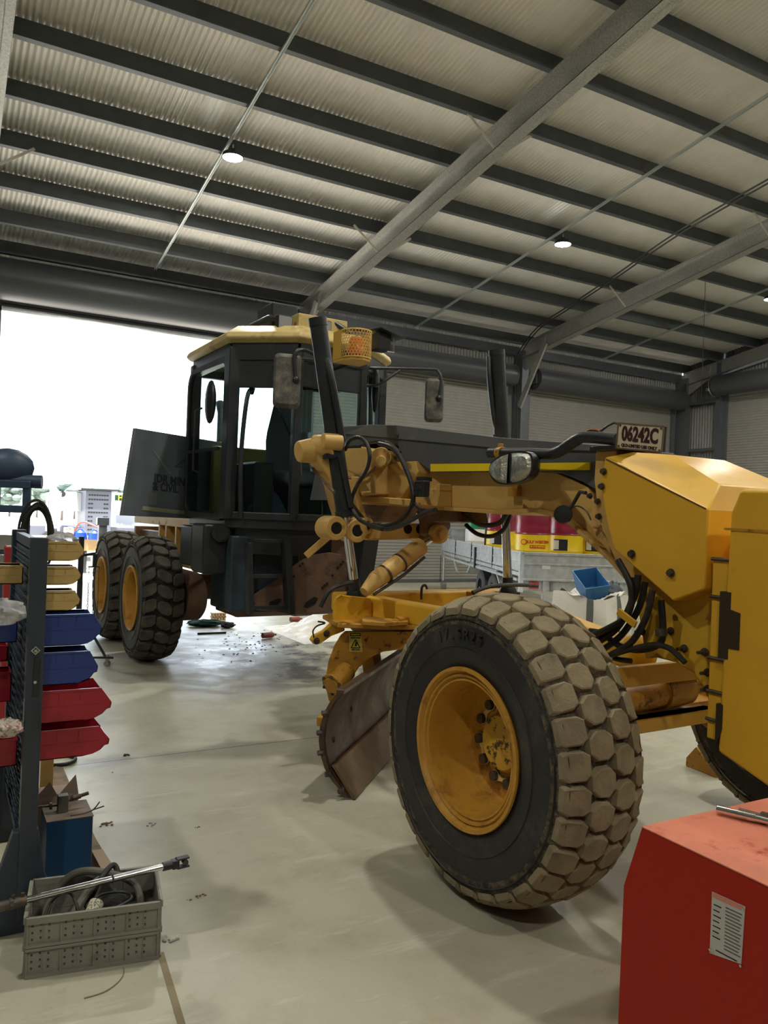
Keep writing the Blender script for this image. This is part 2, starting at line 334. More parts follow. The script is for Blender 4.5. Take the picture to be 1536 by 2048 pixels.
for i, x in enumerate(FX + [-6.1]):
    rf = struct('rafter', crafter(x, WY-.35, YR, PURD+.0), GALV)
    struct('rafter_plate', MB().px([(WY-.06, 6.30), (WY-.06, 5.75), (WY-.42, 5.75), (WY-1.15, roofz(WY-1.15)-PURD-.42), (WY-1.2, roofz(WY-1.2)-PURD-.02), (WY-.1, roofz(WY-.1)-PURD-.02)], x-.02, x+.02), GALV, parent=rf)
    struct('rafter', crafter(x, YR, YB+.1, PURD), GALV)
    struct('column', MB().bx(x-.11, x+.11, WY-.42, WY-.06, 0, 6.28), COLM)
    if i < 3:
        kb = struct('knee_brace', MB().bar((x-.14, WY-.38, 4.75), (x-.14, WY-1.35, roofz(WY-1.35)-PURD-.30), .05, .16, (0, 1, 0)), GALV)
    for y in (13.21, 9.62, 6.0):    # fly braces, flat steel from rafter bottom flange up to a purlin
        for s_ in (-1, 1):
            zb = roofz(y)-PURD-.38
            struct('fly_brace', MB().bar((x+s_*.10, y-.06, zb+.03), (x+s_*.62, y-.06, zb+.52-PURD*.35), .006, .045, (0, 0, 1)), WHITE if 0 else mat('brace_galv', (.62, .58, .50), .5) if 'brace_galv' not in bpy.data.materials else bpy.data.materials['brace_galv'])
def zpurlin(y):
    mb = MB(); t_ = .006; zt = roofz(y); s_ = SL if y > YR else -SL
    prof = [(y, zt-PURD+.015), (y+.002, zt-PURD-.005), (y-.075, zt-PURD-.005+.075*s_), (y-.075, zt-PURD+.012+.075*s_), (y-.07, zt-PURD+.005+.075*s_), (y-.008, zt-PURD+.005), (y-.008, zt-.006), (y+.07, zt-.006-.07*s_), (y+.07, zt-.0-.07*s_), (y-.012, zt), (y, zt-.002)]
    prof = [(y-.078, zt-PURD+.078*s_), (y, zt-PURD), (y, zt-.012), (y+.07, zt-.012-.07*s_), (y+.07, zt-.004-.07*s_), (y-.008, zt-.004), (y-.008, zt-PURD+.008), (y-.078, zt-PURD+.008+.078*s_)]
    return mb.px(prof, XL, XR)
for k in range(-1, 27):
    y = 15.69-1.22*k
    if y < YB or y > WY: continue
    struct('purlin', zpurlin(y), PURL)
# cable trays / support channels under the purlins
def channel(x, ya, yb, name='lighting_channel'):
    mb = MB(); z = lambda y: roofz(y)-PURD-.02
    for dx0, dx1, za, zb in ((-.022, .022, -.004, 0), (-.022, -.018, -.04, 0), (.018, .022, -.04, 0)):
        mb.add([(x+dx, y, z(y)+q) for y in (ya, yb) for dx in (dx0, dx1) for q in (za, zb)], [(0, 1, 3, 2), (4, 6, 7, 5), (0, 4, 5, 1), (2, 3, 7, 6), (0, 2, 6, 4), (1, 5, 7, 3)])
    return mb
CH = mat('channel_galv', (.55, .60, .60), .35, metal=.5)
tag(obj('steel_channel', channel(3.58, 16.3, YR+.1), CH), 'long galvanised strut channel under the purlins above the open roller door', 'metal channel', 'lighting support channels')
tag(obj('steel_channel', channel(10.13, 16.9, YR+.1), CH), 'long galvanised strut channel under the purlins in the middle bay', 'metal channel', 'lighting support channels')
tag(obj('steel_channel', channel(16.43, 16.8, YR+.1), CH), 'long galvanised strut channel under the purlins in the bay next to the right wall', 'metal channel', 'lighting support channels')
# black cables following the second rafter down the column
rz_ = lambda y: roofz(y)-PURD-.06
P = [(12.1, 5.0, rz_(5)), (12.15, 9.6, rz_(9.6)), (12.25, 11.0, rz_(11)), (12.5, 12.4, rz_(12.4)), (12.75, 14.2, rz_(14.2)), (13.0, 15.7, rz_(15.7)), (13.2, 16.7, 6.0), (13.25, 16.75, 5.2), (13.28, 16.72, 3.4), (13.3, 16.7, 1.2)]
for k_, lab in ((0, 'upper black power cable clipped under purlins beside the second rafter'), (.07, 'lower black power cable clipped under purlins beside the second rafter')):
    tag(obj('power_cable', MB().tube([V(p)+V((k_, 0, -k_*.4)) for p in P], .016, 6, 6), BLK), lab, 'cable', 'power cables at the second rafter')
tag(obj('hanging_wire', MB().cyl((14.8, 12.035, roofz(12.03)-PURD+.02), (14.8, 12.035, 4.6), .006, n=5), BLK), 'thin wire hanging straight down from the roof in the right bay', 'wire')
# high-bay lamps
LGT = mat('led_face', (1, 1, 1), .5, emit=(.86, .95, 1), es=60)
def highbay(x, y, lab):
    z = roofz(y)-PURD-.20
    t = thing('highbay_lamp', lab, 'ceiling lamp', (x, y, z), group='round high-bay lamps')
    obj('lamp_housing', MB().lathe([(0, .13), (.05, .13), (.06, .09), (.15, .06), (.17, .0), (.165, -.005), (.155, 0), (.0, .012)], (0, 0, 0), (0, 0, 1), 28), BLKP, t)
    obj('lamp_face', MB().lathe([(0, -.002), (.152, -.002)], (0, 0, 0), (0, 0, 1), 28), LGT, t)
    obj('hook', MB().cyl((0, 0, .12), (0, 0, .2), .012), STEEL, t)
    ld = bpy.data.lights.new('lamp_light', 'AREA'); ld.shape = 'DISK'; ld.size = .3; ld.energy = LAMP_W; ld.color = (1, .96, .83)
    lo = bpy.data.objects.new('lamp_light', ld); COL.objects.link(lo); lo.parent = t; lo.location = (0, 0, -.012)
for x, bay in ((3.67, 'bay of the open roller door'), (10.3, 'middle bay'), (16.7, 'bay by the right wall')):
    highbay(x, 11.72, 'glowing round high-bay lamp in the %s, under the lighting channel' % bay)
for x, bay in ((-3.0, 'left bay'), (3.67, 'bay of the open roller door'), (10.3, 'middle bay'), (16.7, 'right bay')):
    highbay(x, 4.6, 'round high-bay lamp near the ridge in the %s' % bay)
for x, bay in ((-3.0, 'left'), (3.67, 'second'), (10.3, 'third'), (16.7, 'right')):
    highbay(x, -3.4, 'round high-bay lamp of the rear roof slope, %s bay' % bay)

# ------------------------------------------------------------------ the grader
G = thing('motor_grader', 'large yellow motor grader with black cab and grey boom cover parked across the workshop', 'grader', G0, GA)
# --- tyres
def tyre(RR, W, rows, N, skew=0, seed=1, hh=.032, fill=.86):
    rnd = random.Random(seed); mb = MB(); hw = W/2; Ri = .325
    prof = [(Ri, -hw*.80), (Ri+.02, -hw*.88), (RR*.60, -hw*.985), (RR*.70, -hw*1.0), (RR*.80, -hw*.985), (RR*.83, -hw*.98), (RR*.87, -hw*.96), (RR*.925, -hw*.90)]
    mb.cur = 0; n = 72
    for sg in (1, -1):
        mb.lathe([(r, h*sg) for r, h in prof[:-3]], (0, 0, 0), (0, 1, 0), n); mb.cur = 2; mb.lathe([(r, h*sg) for r, h in prof[-4:]], (0, 0, 0), (0, 1, 0), n); mb.cur = 0
        for rr in (.66, .84): mb.lathe([(RR*rr-.004, -hw*.99*sg), (RR*rr, -(hw*1.0+.004)*sg), (RR*rr+.004, -hw*.985*sg)], (0, 0, 0), (0, 1, 0), n)
    mb.lathe([(Ri, -hw*.80), (Ri-.01, 0), (Ri, hw*.8)], (0, 0, 0), (0, 1, 0), n)
    mb.cur = 2
    crown = lambda w_: RR-hh-.045*(abs(w_)/hw)**2.2*1.0
    mb.lathe([(RR*.925, -hw*.90)]+[(crown(w_), w_) for w_ in [hw*q for q in (-.84, -.6, -.3, 0, .3, .6, .84)]]+[(RR*.925, hw*.90)], (0, 0, 0), (0, 1, 0), n)
    mb.cur = 1
    pitch = 2*pi/N
    for ri, (wc, ww, ph, shoulder) in enumerate(rows):
        for i in range(N):
            th0 = (i+ph)*pitch; L_ = pitch*fill/2; j = lambda a: rnd.uniform(-a, a)
            if shoulder:
                s_ = shoulder
                pl = [(-.80, .42*s_*-1), (-.98, .5*s_*-1), (-.98, .52*s_), (-.62, .58*s_), (.62, .58*s_), (.98, .52*s_), (.98, -.5*s_), (.80, -.42*s_), (.3, -.52*s_), (-.3, -.52*s_)]
                pl = [(-.62, -.50*s_), (-.95, -.22*s_), (-.98, .34*s_), (-.80, .56*s_), (.80, .56*s_), (.98, .34*s_), (.95, -.22*s_), (.62, -.50*s_)]
            else:
                pl = [(-.50, -.52), (-.95, -.22), (-.95, .22), (-.50, .52), (.50, .52), (.95, .22), (.95, -.22), (.50, -.52)]
            pl = [(a*L_+j(.05)*L_, b_*ww+j(.02)*ww) for a, b_ in pl]
            if s_neg(pl): pl = pl[::-1]
            dz = j(.003); rings = []
            for q, (sc_, hq) in enumerate(((1.06, -.012), (1.0, .5), (.965, .86), (.86, 1.0))):
                ring = []
                for a, b_ in pl:
                    w_ = wc+b_*sc_; w2 = max(-hw*.985, min(hw*.985, w_)); th = th0+a*sc_+skew*w2*(1 if ri % 2 else -1)
                    base = crown(w2) if abs(w2) < hw*.86 else crown(hw*.86)-(abs(w2)-hw*.86)*1.15
                    r = base+(hh+dz)*hq; ring.append((r*sin(th), w2, r*cos(th)))
                rings.append(ring)
            k_ = len(pl); vs = sum(rings, []); fs = [(q*k_+i_, q*k_+(i_+1) % k_, (q+1)*k_+(i_+1) % k_, (q+1)*k_+i_) for q in range(3) for i_ in range(k_)]
            fs.append(tuple(range(3*k_, 4*k_))); mb.add(vs, fs)
    return mb
def s_neg(pl): return sum(pl[i][0]*pl[(i+1) % len(pl)][1]-pl[(i+1) % len(pl)][0]*pl[i][1] for i in range(len(pl))) < 0
hw = .2225
ROWS = [(-.170, .100, 0, -1), (-.060, .112, .5, 0), (.060, .112, 0, 0), (.170, .100, .5, 1)]
tyF = tyre(.68, .445, ROWS, 31, seed=3, hh=.026, fill=.90)
tyR = tyre(.69, .43, [(-.152, .13, 0, -1), (-.0, .15, .5, 0), (.152, .13, 0, 1)], 25, skew=.55, seed=5, hh=.034, fill=.80)
RIMY = mat('rim_yellow', (.60, .31, .04), .45, var=.15, vscale=5, dirt=(.22, .09, .02), dscale=5, dthr=(.44, .72), bump=.05)
LOCKY = mat('lock_plate_yellow', (.80, .58, .22), .45)
def wheel(parent, x, y, z, ty, mats, deep=.24, rz=0, name='wheel', dish=RIMY, hub=True):
    s_ = -1 if y < 0 else 1     # outward side
    prof = [(.318, s_*.10), (.345, s_*.195), (.357, s_*.212), (.355, s_*.222), (.340, s_*.222), (.330, s_*.200), (.327, s_*.197), (.322, s_*.206), (.314, s_*.206), (.309, s_*.192), (.305, s_*.19), (.302, s_*.197), (.294, s_*.197), (.288, s_*.17),
            (.285, s_*.10), (.278, s_*(.2-deep*.9)), (.268, s_*(.2-deep)), (.20, s_*(.2-deep)), (.14, s_*(.205-deep)), (0, s_*(.205-deep))]
    rim = MB().lathe(prof, (0, 0, 0), (0, 1, 0), 72)
    rim.lathe([(.318, s_*.10), (.30, -s_*.1), (.33, -s_*.18), (.352, -s_*.215), (.34, -s_*.2), (.29, -s_*.12), (.28, s_*(.18-deep))], (0, 0, 0), (0, 1, 0), 48)
    w_ = obj(name, rim, dish, parent, loc_=(x, y, z), rz=rz)
    obj('tyre', ty, mats, w_, ang=25)
    if hub:
        yb = s_*(.2-deep)
        hb = MB().lathe([(.135, yb), (.132, yb+s_*.03), (.12, yb+s_*.05), (.03, yb+s_*.055), (0, yb+s_*.055)], (0, 0, 0), (0, 1, 0), 32); obj('hub', hb, mat('hub_yellow', (.62, .36, .04), .45, dirt=(.07, .035, .02), dscale=13, dthr=(.52, .56)), w_)
        for k_ in range(12):
            a = k_*pi/6+.15; p = V((.185*cos(a), yb, .185*sin(a)))
            obj('wheel_bolt', MB().cyl(p, p+V((0, s_*.03, 0)), .025, .023, n=14).cyl(p, p+V((0, s_*.006, 0)), .030, n=14), DSTEEL, w_)
            if k_ % 2 == 0:
                a2 = a+pi/6; q = V((.185*cos(a2), yb, .185*sin(a2))); d = (q-p); nn = V((0, s_, 0)).cross(d).normalized(); lp = MB(); y0 = V((0, s_*.007, 0))
                lp.prism([p-nn*.024+y0, p+nn*.024+y0, (p+q)/2+nn*.010+y0, q+nn*.024+y0, q-nn*.024+y0, (p+q)/2-nn*.010+y0], (0, s_*.004, 0)); lp.cyl(p+y0, p+y0*1.6, .027, n=14).cyl(q+y0, q+y0*1.6, .027, n=14)
                obj('lock_plate', lp, LOCKY, w_)
    return w_
WF = wheel(G, -.02, -1.03, .675, tyF, [SIDE, TREAD, GROOVE], rz=R(.8), name='front_wheel')
WF2 = wheel(G, .12, 1.09, .675, tyF, [SIDE, TREAD, GROOVE], name='front_wheel', hub=False)
tx = '17.5R25'
for k_, ch in enumerate(tx):   # raised sidewall lettering around the tyre
    a = R(14-9*k_*.62+8); r = .50; cpt = V((-r*sin(a)*1, -.2275, r*cos(a)))
    mb = place(textmb(ch, .075, .003), cpt, V((cos(a), 0, sin(a))), V((-sin(a), 0, cos(a))), V((0, -1, 0)))
    obj('sidewall_letter', mb, SIDE, WF)
for x in (-6.03, -7.55):
    for y in (-1.045,):
        wheel(G, x, y, .685, tyR, [SIDE, TREAD2, GROOVE2], deep=.22, name='rear_wheel', hub=y < 0, rz=R(-1.5))
# --- tandem case, rear frame, engine hood
tc_ = MB().py(rpoly([(-7.9, .45), (-5.7, .45), (-5.45, .62), (-5.45, .85), (-5.7, .98), (-7.9, .98)], .12), -.80, -.58); obj('tandem_case', tc_, BROWN, G, .015)
obj('tandem_case', MB().py(rpoly([(-7.9, .45), (-5.7, .45), (-5.45, .62), (-5.45, .85), (-5.7, .98), (-7.9, .98)], .12), .58, .80), BROWN, G, .015)
obj('rear_axle', MB().cyl((-6.8, -.6, .72), (-6.8, .6, .72), .16), BROWN, G)
obj('rear_frame', MB().bx(-9.2, -4.6, -.42, -.30, .95, 1.35).bx(-9.2, -4.6, .30, .42, .95, 1.35).bx(-9.1, -9.0, -.5, .5, .8, 1.4), BROWN, G, .01)
HOODM = mat('engine_hood_paint', (.13, .15, .17), .5, var=.1, dirt=(.2, .19, .17), dscale=3, dthr=(.5, .9))
obj('engine_hood', MB().py([(-8.7, 1.5), (-8.6, 2.25), (-5.5, 2.38), (-5.5, 1.5)], -.55, .55), TAN, G, .03)
hn = G0+GF*-5.5+GL*-.72; dB = V((sin(R(54)), cos(R(54)), 0)); nB = V((dB.y, -dB.x, 0))
def dpl(u, v, o_=0): return loc(onpl(u, v, nB, nB.dot(hn)+o_))
dl = V((dB.dot(GF), dB.dot(GL), 0)); nl = V((nB.dot(GF), nB.dot(GL), 0))
q = [dpl(u, v) for u, v in ((271, 856), (470, 889), (470, 1041), (244, 1031))]
H = obj('engine_door', MB().prism(q, -nl*.035), HOODM, G, .006)
GREYL = mat('faded_grey_lettering', (.035, .04, .05), .6)
def dtext(s, u0, v0, u1, v1, size, sx):
    c_ = (dpl(u0, v0, .002)+dpl(u1, v1, .002))/2; ex = (dpl(u1, v1)-dpl(u0, v0)).normalized()
    obj('lettering', place(textmb(s, size, .001, sx, .003), c_, ex, nl.cross(ex).normalized(), nl), GREYL, H)
dtext('JDR MINING', 300, 955, 404, 971, .115, 1.12); dtext('& CIVIL', 300, 972, 362, 980, .115, 1.05)
tri = MB(); T_ = [dpl(u, v, .003) for u, v in ((350, 933), (379, 912), (398, 938))]
for q_, r_ in ((0, 1), (1, 2), (2, 0)): tri.bar(T_[q_], T_[r_], .003, .014, nl)
obj('emblem', tri, GREYL, H)
T_ = [dpl(u, v, .002) for u, v in ((304, 900), (310, 902), (345, 950), (337, 948))]
obj('emblem_stripe', MB().prism(T_, nl*.001), mat('grey_stripe', (.19, .2, .21), .6), H)
T_ = [dpl(u, v, .002) for u, v in ((286, 1012), (394, 1025), (394, 1032), (284, 1020))]
obj('reflective_strip', MB().prism(T_, nl*.002), mat('faded_yellow_tape', (.34, .34, .20), .5), H)
obj('door_handle_plate', MB().prism([dpl(u, v, .002) for u, v in ((302, 985), (314, 986), (312, 1010), (300, 1009))], nl*.004), mat('grey_stripe2', (.19, .2, .21), .6), H)
obj('exhaust_stack', MB().tube([(-7.6, .25, 2.6), (-7.6, .25, 3.0), (-7.7, .25, 3.15)], .06, 12), BLKP, G)
fr = MB()
for q, (u, v, ww) in enumerate(((-5.9, 1.2, .3), (-6.5, 1.2, .25), (-7.2, 1.2, .3))): fr.bx(u-ww/2, u-ww/2+.06, -.62, -.5, 1.0, 1.52).bx(u+ww/2, u+ww/2+.06, -.62, -.5, 1.0, 1.52)
fr.bx(-8.6, -5.2, -.62, -.5, 1.46, 1.56)
obj('rear_side_frame', fr, TAN, G, .006)
# battery / tank boxes, fender stuff right of the rear tyre
obj('fuel_tank', MB().bx(-5.15, -4.75, -1.0, -.55, 1.12, 1.52).bx(-4.72, -4.35, -1.02, -.55, 1.08, 1.55), BLKP, G, .03)
obj('belly_guard', MB().py([(-5.3, .62), (-4.7, .62), (-4.45, .74), (-4.6, 1.1), (-5.3, 1.1)], -.55, .55), BROWN, G, .02)
obj('articulation_frame', MB().bx(-5.2, -4.5, -.40, .40, .75, 1.5), BROWN, G, .03)
# --- cab
ZF, ZT = 1.62, 3.20
PR, PB, PF, PF2, PB2, PR2 = (-5.45, -.80), (-4.30, -.82), (-3.88, -.34), (-3.88, .34), (-4.30, .80), (-5.45, .80)
C1 = [PR, PB, PF, PF2, PB2, PR2]
def inset(p, k_): return (p[0]+(( -4.7)-p[0])*k_, p[1]*(1-k_))
CAB = obj('cab_floor', MB().pz([inset(p, -.02) for p in C1], ZF-.10, ZF), BLKP, G, .015)
pil = MB()
def post(p, w_, d_, za=ZF-.02, zb=ZT, mb=None):
    (mb or pil).bx(p[0]-w_/2, p[0]+w_/2, p[1]-d_/2, p[1]+d_/2, za, zb)
post(PR, .10, .10); post(PB, .15, .11); post(PF, .08, .08); post(PF2, .07, .07); post(PB2, .10, .09); post(PR2, .1, .1)
for a, b_ in zip(C1, C1[1:]+C1[:1]):
    pil.bar((*a, ZT-.02), (*b_, ZT-.02), .08, .20); pil.bar((*a, ZF+.02), (*b_, ZF+.02), .08, .07)
obj('cab_frame', pil, BLKP, G, .012)
obj('header_panel', MB().bar((PB[0], PB[1], 2.98), (PF[0], PF[1], 2.98), .05, .30).bar((PF[0], PF[1], 2.98), (PF2[0], PF2[1], 2.98), .05, .26), BLKP, G, .01)
def pane(a, b_, za, zb, name='window_pane', par=CAB, off=0, mt=GLASS):
    a, b_ = V((*a, 0)), V((*b_, 0)); d = (b_-a).normalized(); n_ = d.cross(V((0, 0, 1)))
    return obj(name, MB().obx((a+b_)/2+V((0, 0, (za+zb)/2))+n_*off, (b_-a)/2, n_*.003, V((0, 0, (zb-za)/2))), mt, par)
for a, b_ in ((PB, PF), (PF, PF2), (PF2, PB2), (PR2, PR)): pane(a, b_, ZF+.05, ZT-.1)
pane(PB2, PR2, ZF+.05, ZT-.1)
# rear side door: rounded tubular frame standing a little open, with its glass
dr = thing('cab_door', None, None); dr.parent = G
o_, e_ = V((-5.40, -.86, 0)), V((1.0, .035, 0)).normalized()
LW, dz0, dz1 = 1.08, 1.60, 3.12
op = [(0, dz0+.10), (.10, dz0), (LW, dz0-.02), (LW, dz1+.02), (.10, dz1), (0, dz1-.12)]
ring = rpoly(op, .10, 5)
ip = rpoly([(.05, dz0+.13), (.13, dz0+.06), (LW-.05, dz0+.04), (LW-.05, dz1-.05), (.13, dz1-.05), (.05, dz1-.15)], .08, 5)
fm = MB(); k_ = len(ring); nn = V((0, -1, 0))
for off in (0, .045): fm.v += [tuple(o_+e_*a+V((0, 0, z))+nn*off) for a, z in ring]+[tuple(o_+e_*a+V((0, 0, z))+nn*off) for a, z in ip]
for i in range(k_):
    j = (i+1) % k_; fm.f += [(i, j, j+k_, i+k_), (i+2*k_, i+3*k_, j+3*k_, j+2*k_), (i, i+2*k_, j+2*k_, j), (i+k_, j+k_, j+3*k_, i+3*k_)]
fm.mi = [0]*len(fm.f)
obj('door_frame', fm, BLKP, dr, .006)
obj('door_glass', MB().prism([o_+e_*a+V((0, -.02, z)) for a, z in ip], (0, -.004, 0)), GLASS, dr)
obj('grab_handle', MB().tube([o_+e_*.42+V((0, -.03, 2.05)), o_+e_*.42+V((0, -.10, 2.07)), o_+e_*.42+V((0, -.10, 2.66)), o_+e_*.42+V((0, -.03, 2.70))], .012, 8), BLKP, dr)
obj('door_mirror', MB().sph(o_+e_*.78+V((0, -.08, 2.72)), .17, sc=(.7, .25, 1.25)), BLK, dr)
obj('door_latch_bar', MB().bar(o_+e_*.05+V((0, -.03, 2.27)), o_+e_*.9+V((0, -.03, 2.27)), .02, .03), BLKP, dr)
# roof
def ring3(z, k_, ov=0): return [V((inset(p, -k_)[0], inset(p, -k_)[1], z)) for p in C1]
ROOFY = mat('cab_roof_paint', (.55, .42, .16), .45, var=.1, dirt=(.3, .2, .1), dscale=5)
rf = MB(); rs = [ring3(3.24, .06), ring3(3.28, .12), ring3(3.33, .10), ring3(3.42, -.06), ring3(3.44, -.5)]
rf.v = [tuple(p) for r_ in rs for p in r_]; rf.f = [(q*6+i, q*6+(i+1) % 6, (q+1)*6+(i+1) % 6, (q+1)*6+i) for q in range(4) for i in range(6)]+[tuple(range(5, -1, -1)), tuple(range(24, 30))]; rf.mi = [0]*len(rf.f)
obj('cab_roof', rf, ROOFY, G, .02)
obj('roof_lining', MB().pz([inset(p, .02) for p in C1], 3.16, 3.23), BLK, G)
bar_ = MB().tube([(-5.35, -.62, 3.30), (-5.3, -.62, 3.42), (-4.55, -.66, 3.42), (-4.35, -.46, 3.55), (-4.02, .10, 3.52), (-3.95, .26, 3.42), (-3.9, .42, 3.28)], .03, 10)
obj('light_bar', bar_, BLKP, G)
for x, y in ((-4.06, -.42), (-3.98, -.05)):
    wl = obj('work_light', MB().bx(-.04, .03, -.075, .075, -.07, .07), BLK, G, .01, loc_=(x, y, 3.45)); obj('lamp_lens', MB().bx(.03, .034, -.065, .065, -.06, .06), mat('dusty_lens', (.25, .25, .25), .3), wl)
obj('air_intake_box', MB().bx(-4.75, -4.35, -.42, -.15, 3.42, 3.72), BLKP, G, .02)
obj('roof_box', MB().bx(-4.2, -4.0, -.30, .22, 3.42, 3.56), ROOFY, G, .01)
# seat, console and things inside
SEAT = mat('grey_seat_fabric', (.12, .13, .16), .8, bump=.2, bscale=80)
st = obj('operator_seat', MB().grid(lambda a, b_: V((-4.75-.10*sin(pi*b_)*0+.05*cos(2*pi*a)-.12*b_, .0+(.25-.10*max(0, b_-.55)/.45)*sin(2*pi*a), 2.0+.80*b_)), 20, 8).sph((-4.86, 0, 2.80), .16, sc=(.35, .93, .5)), SEAT, G)
obj('seat_cushion', MB().bx(-4.75, -4.25, -.27, .27, 1.95, 2.10), SEAT, st, .05, seg=3)
obj('seat_suspension', MB().bx(-4.7, -4.35, -.2, .2, ZF, 1.95), BLK, st, .02)
obj('side_console', MB().bx(-4.7, -4.15, -.62, -.42, ZF, 2.15).bx(-4.5, -4.0, .40, .62, ZF, 2.25), BLK, G, .03)
obj('steering_column', MB().cyl((-4.02, .1, ZF), (-4.15, .1, 2.25), .05).lathe([(.16, 0), (.18, .015), (.16, .03), (.165, .015)], (-4.18, .1, 2.26), (-.4, 0, 1), 28, True), BLK, G)
obj('cab_clutter', MB().grid(lambda a, b_: V((-4.35+.35*(a-.5), -.45+.42*(b_-.5), ZF+.05+.12*sin(a*7)*sin(b_*5+1)+.14*sin(pi*a)*sin(pi*b_))), 12, 12), mat('blue_rag', (.04, .07, .12), .8, dirt=(.3, .3, .3), dscale=9, dthr=(.6, .65)), G)
obj('handrail', MB().tube([(-4.16, -.74, 1.62), (-4.15, -.76, 2.2), (-4.16, -.72, 2.72), (-4.28, -.62, 2.84), (-4.4, -.58, 2.82)], .022, 10, 5), BLKP, G)
obj('wiper_arm', MB().tube([(-4.02, -.55, 2.95), (-4.0, -.48, 2.65), (-3.93, -.33, 2.32)], .009, 6), BLK, G)
obj('wiper_arm', MB().tube([(-3.84, .0, 3.05), (-3.84, .05, 2.7), (-3.84, .1, 2.4)], .009, 6), BLK, G)
# skirt, steps, hoses under the cab
obj('cab_skirt', MB().pz([(-5.3, -.72), (-4.3, -.74), (-3.95, -.38), (-3.95, .38), (-5.3, .5)], 1.28, 1.54), BLKP, G, .02)
ld = MB()
a1, a2 = ga(497, 1085, -3.93), ga(500, 1228, -3.93); b1, b2 = ga(570, 1080, -3.93), ga(580, 1228, -3.93)
ld.bar(a1, a2, .05, .09, (1, 0, 0)).bar(b1, b2, .06, .12, (1, 0, 0))
obj('step_ladder', ld, BLKP, G, .008)
for v in (1082, 1152, 1215):
    obj('step', MB().bar(ga(497, v, -3.93), ga(576, v, -3.93), .05, .035), BLKP, G, .004)
obj('lower_bulkhead', MB().bx(-4.75, -4.3, -.80, -.05, .74, 1.40).bx(-4.72, -4.2, -.80, -.62, .74, 1.45).bx(-4.6, -4.25, -.55, -.15, .72, 1.30), mat('dark_blue_grey_panel', (.03, .045, .06), .45, var=.2), G, .02)
pr_ = ga(430, 1060, -4.5)
obj('round_work_lamp', MB().cyl((-4.35, -.86, 1.47), (-4.30, -.87, 1.47), .085, n=20).cyl((-4.30, -.87, 1.47), (-4.295, -.872, 1.47), .065, n=20), BLK, G)
# brown side plates below the boom (behind the lift cylinder)
n45 = (.9, -.436)
def poly_n(pts, n_, d, thick=.03): q = [gn(u, v, n_, d) for u, v in pts]; return MB().prism(q, V((n_[0], n_[1], 0))*-thick)
bp_pts = [(578, 1138), (600, 1122), (630, 1109), (660, 1105), (684, 1110), (697, 1130), (698, 1150), (694, 1215), (660, 1224), (590, 1228), (512, 1220), (507, 1190), (560, 1155), (578, 1150)]
pm = obj('side_guard_plate', poly_n(bp_pts, (.94, -.34), -3.65), BROWN, G, .004)
for pts in ([(607, 1214), (612, 1204), (628, 1194), (636, 1196), (630, 1208), (614, 1216)], [(536, 1214), (540, 1204), (556, 1197), (564, 1198), (558, 1208), (543, 1217)]):
    obj('slot_opening', poly_n(pts, (.94, -.34), -3.645, .004), BLACKP, pm)
for u, v in ((600, 1132), (605, 1127), (588, 1153), (675, 1135), (681, 1129), (686, 1124), (665, 1151), (645, 1175), (649, 1171), (654, 1167)):
    obj('bolt_hole', MB().cyl(gn(u, v, (.94, -.34), -3.65), gn(u, v, (.94, -.34), -3.644), .012, n=10), BLACKP, pm)
obj('side_guard_plate', poly_n([(460, 1225), (490, 1204), (498, 1207), (512, 1222), (500, 1233), (470, 1234)], (.94, -.34), -3.9), BROWN, G)
# upper dark brown guard & strut, black column behind
obj('transmission_guard', poly_n([(640, 1075), (690, 1060), (700, 1100), (690, 1125), (625, 1125)], (.94, -.34), -3.75, .1), BROWN, G)
obj('diagonal_strut', MB().bar(ga(660, 1070, -3.2), ga(612, 1112, -3.3), .05, .06), TAN, G, .006)
obj('black_support_leg', MB().bar(ga(738, 1045, -3.6), ga(715, 1195, -3.7), .16, .2, (1, 0, 0)), BLKP, G, .01)
# --- boom (gooseneck) and its charcoal cover
yb_ = -.19
def P(u, v, y=yb_): p = gy(u, v, y); return (p.x, p.z)
boom = [P(700, 1003), P(726, 1003), P(833, 1008), P(890, 1014), P(1000, 1021), P(1080, 1018), P(1120, 1027), P(1150, 1042), P(1190, 1078), P(1232, 1116), P(1262, 1150), P(1275, 1000), P(1215, 925), P(860, 915), P(740, 905), P(690, 920)]
B = obj('main_boom', MB().py(boom, -.19, .19), TAN, G, .01)
fl_ = MB()
low = [P(726, 1003), P(833, 1008), P(890, 1014), P(1000, 1021), P(1080, 1018), P(1120, 1027), P(1150, 1042), P(1190, 1078), P(1232, 1116), P(1262, 1150)]
for (a, z), (a2, z2) in zip(low, low[1:]): fl_.obx(((a+a2)/2, 0, (z+z2)/2-.01), ((a2-a)/2, 0, (z2-z)/2), (0, .24, 0), (0, 0, .013))
obj('boom_flange', fl_, TAN, B, .004)
obj('boom_flange', MB().py([P(1128, 945), P(1193, 975), P(1235, 1060), P(1240, 1112), P(1215, 1080), P(1180, 1030), P(1140, 985)], -.26, -.19), TAN, B, .01)
cov = [P(678, 853, -.27), P(745, 849, -.27), P(800, 853, -.27), P(1000, 877, -.27), P(1215, 892, -.27), P(1206, 930, -.27), P(1196, 984, -.27), P(1160, 962, -.27), P(1120, 947, -.27), P(1060, 943, -.27), P(862, 943, -.27), P(840, 928, -.27), P(800, 925, -.27), P(796, 893, -.27), P(770, 883, -.27), P(735, 886, -.27), P(705, 905, -.27), P(682, 905, -.27)]
Cv = obj('boom_cover', MB().py(cov, -.27, .27), CHAR, G, .012)
up_ = [P(740, 849, -.275), P(800, 851, -.275), P(1000, 875, -.275), P(1215, 891, -.275), P(1213, 903, -.275), P(1000, 897, -.275), P(800, 878, -.275), P(690, 868, -.275)]
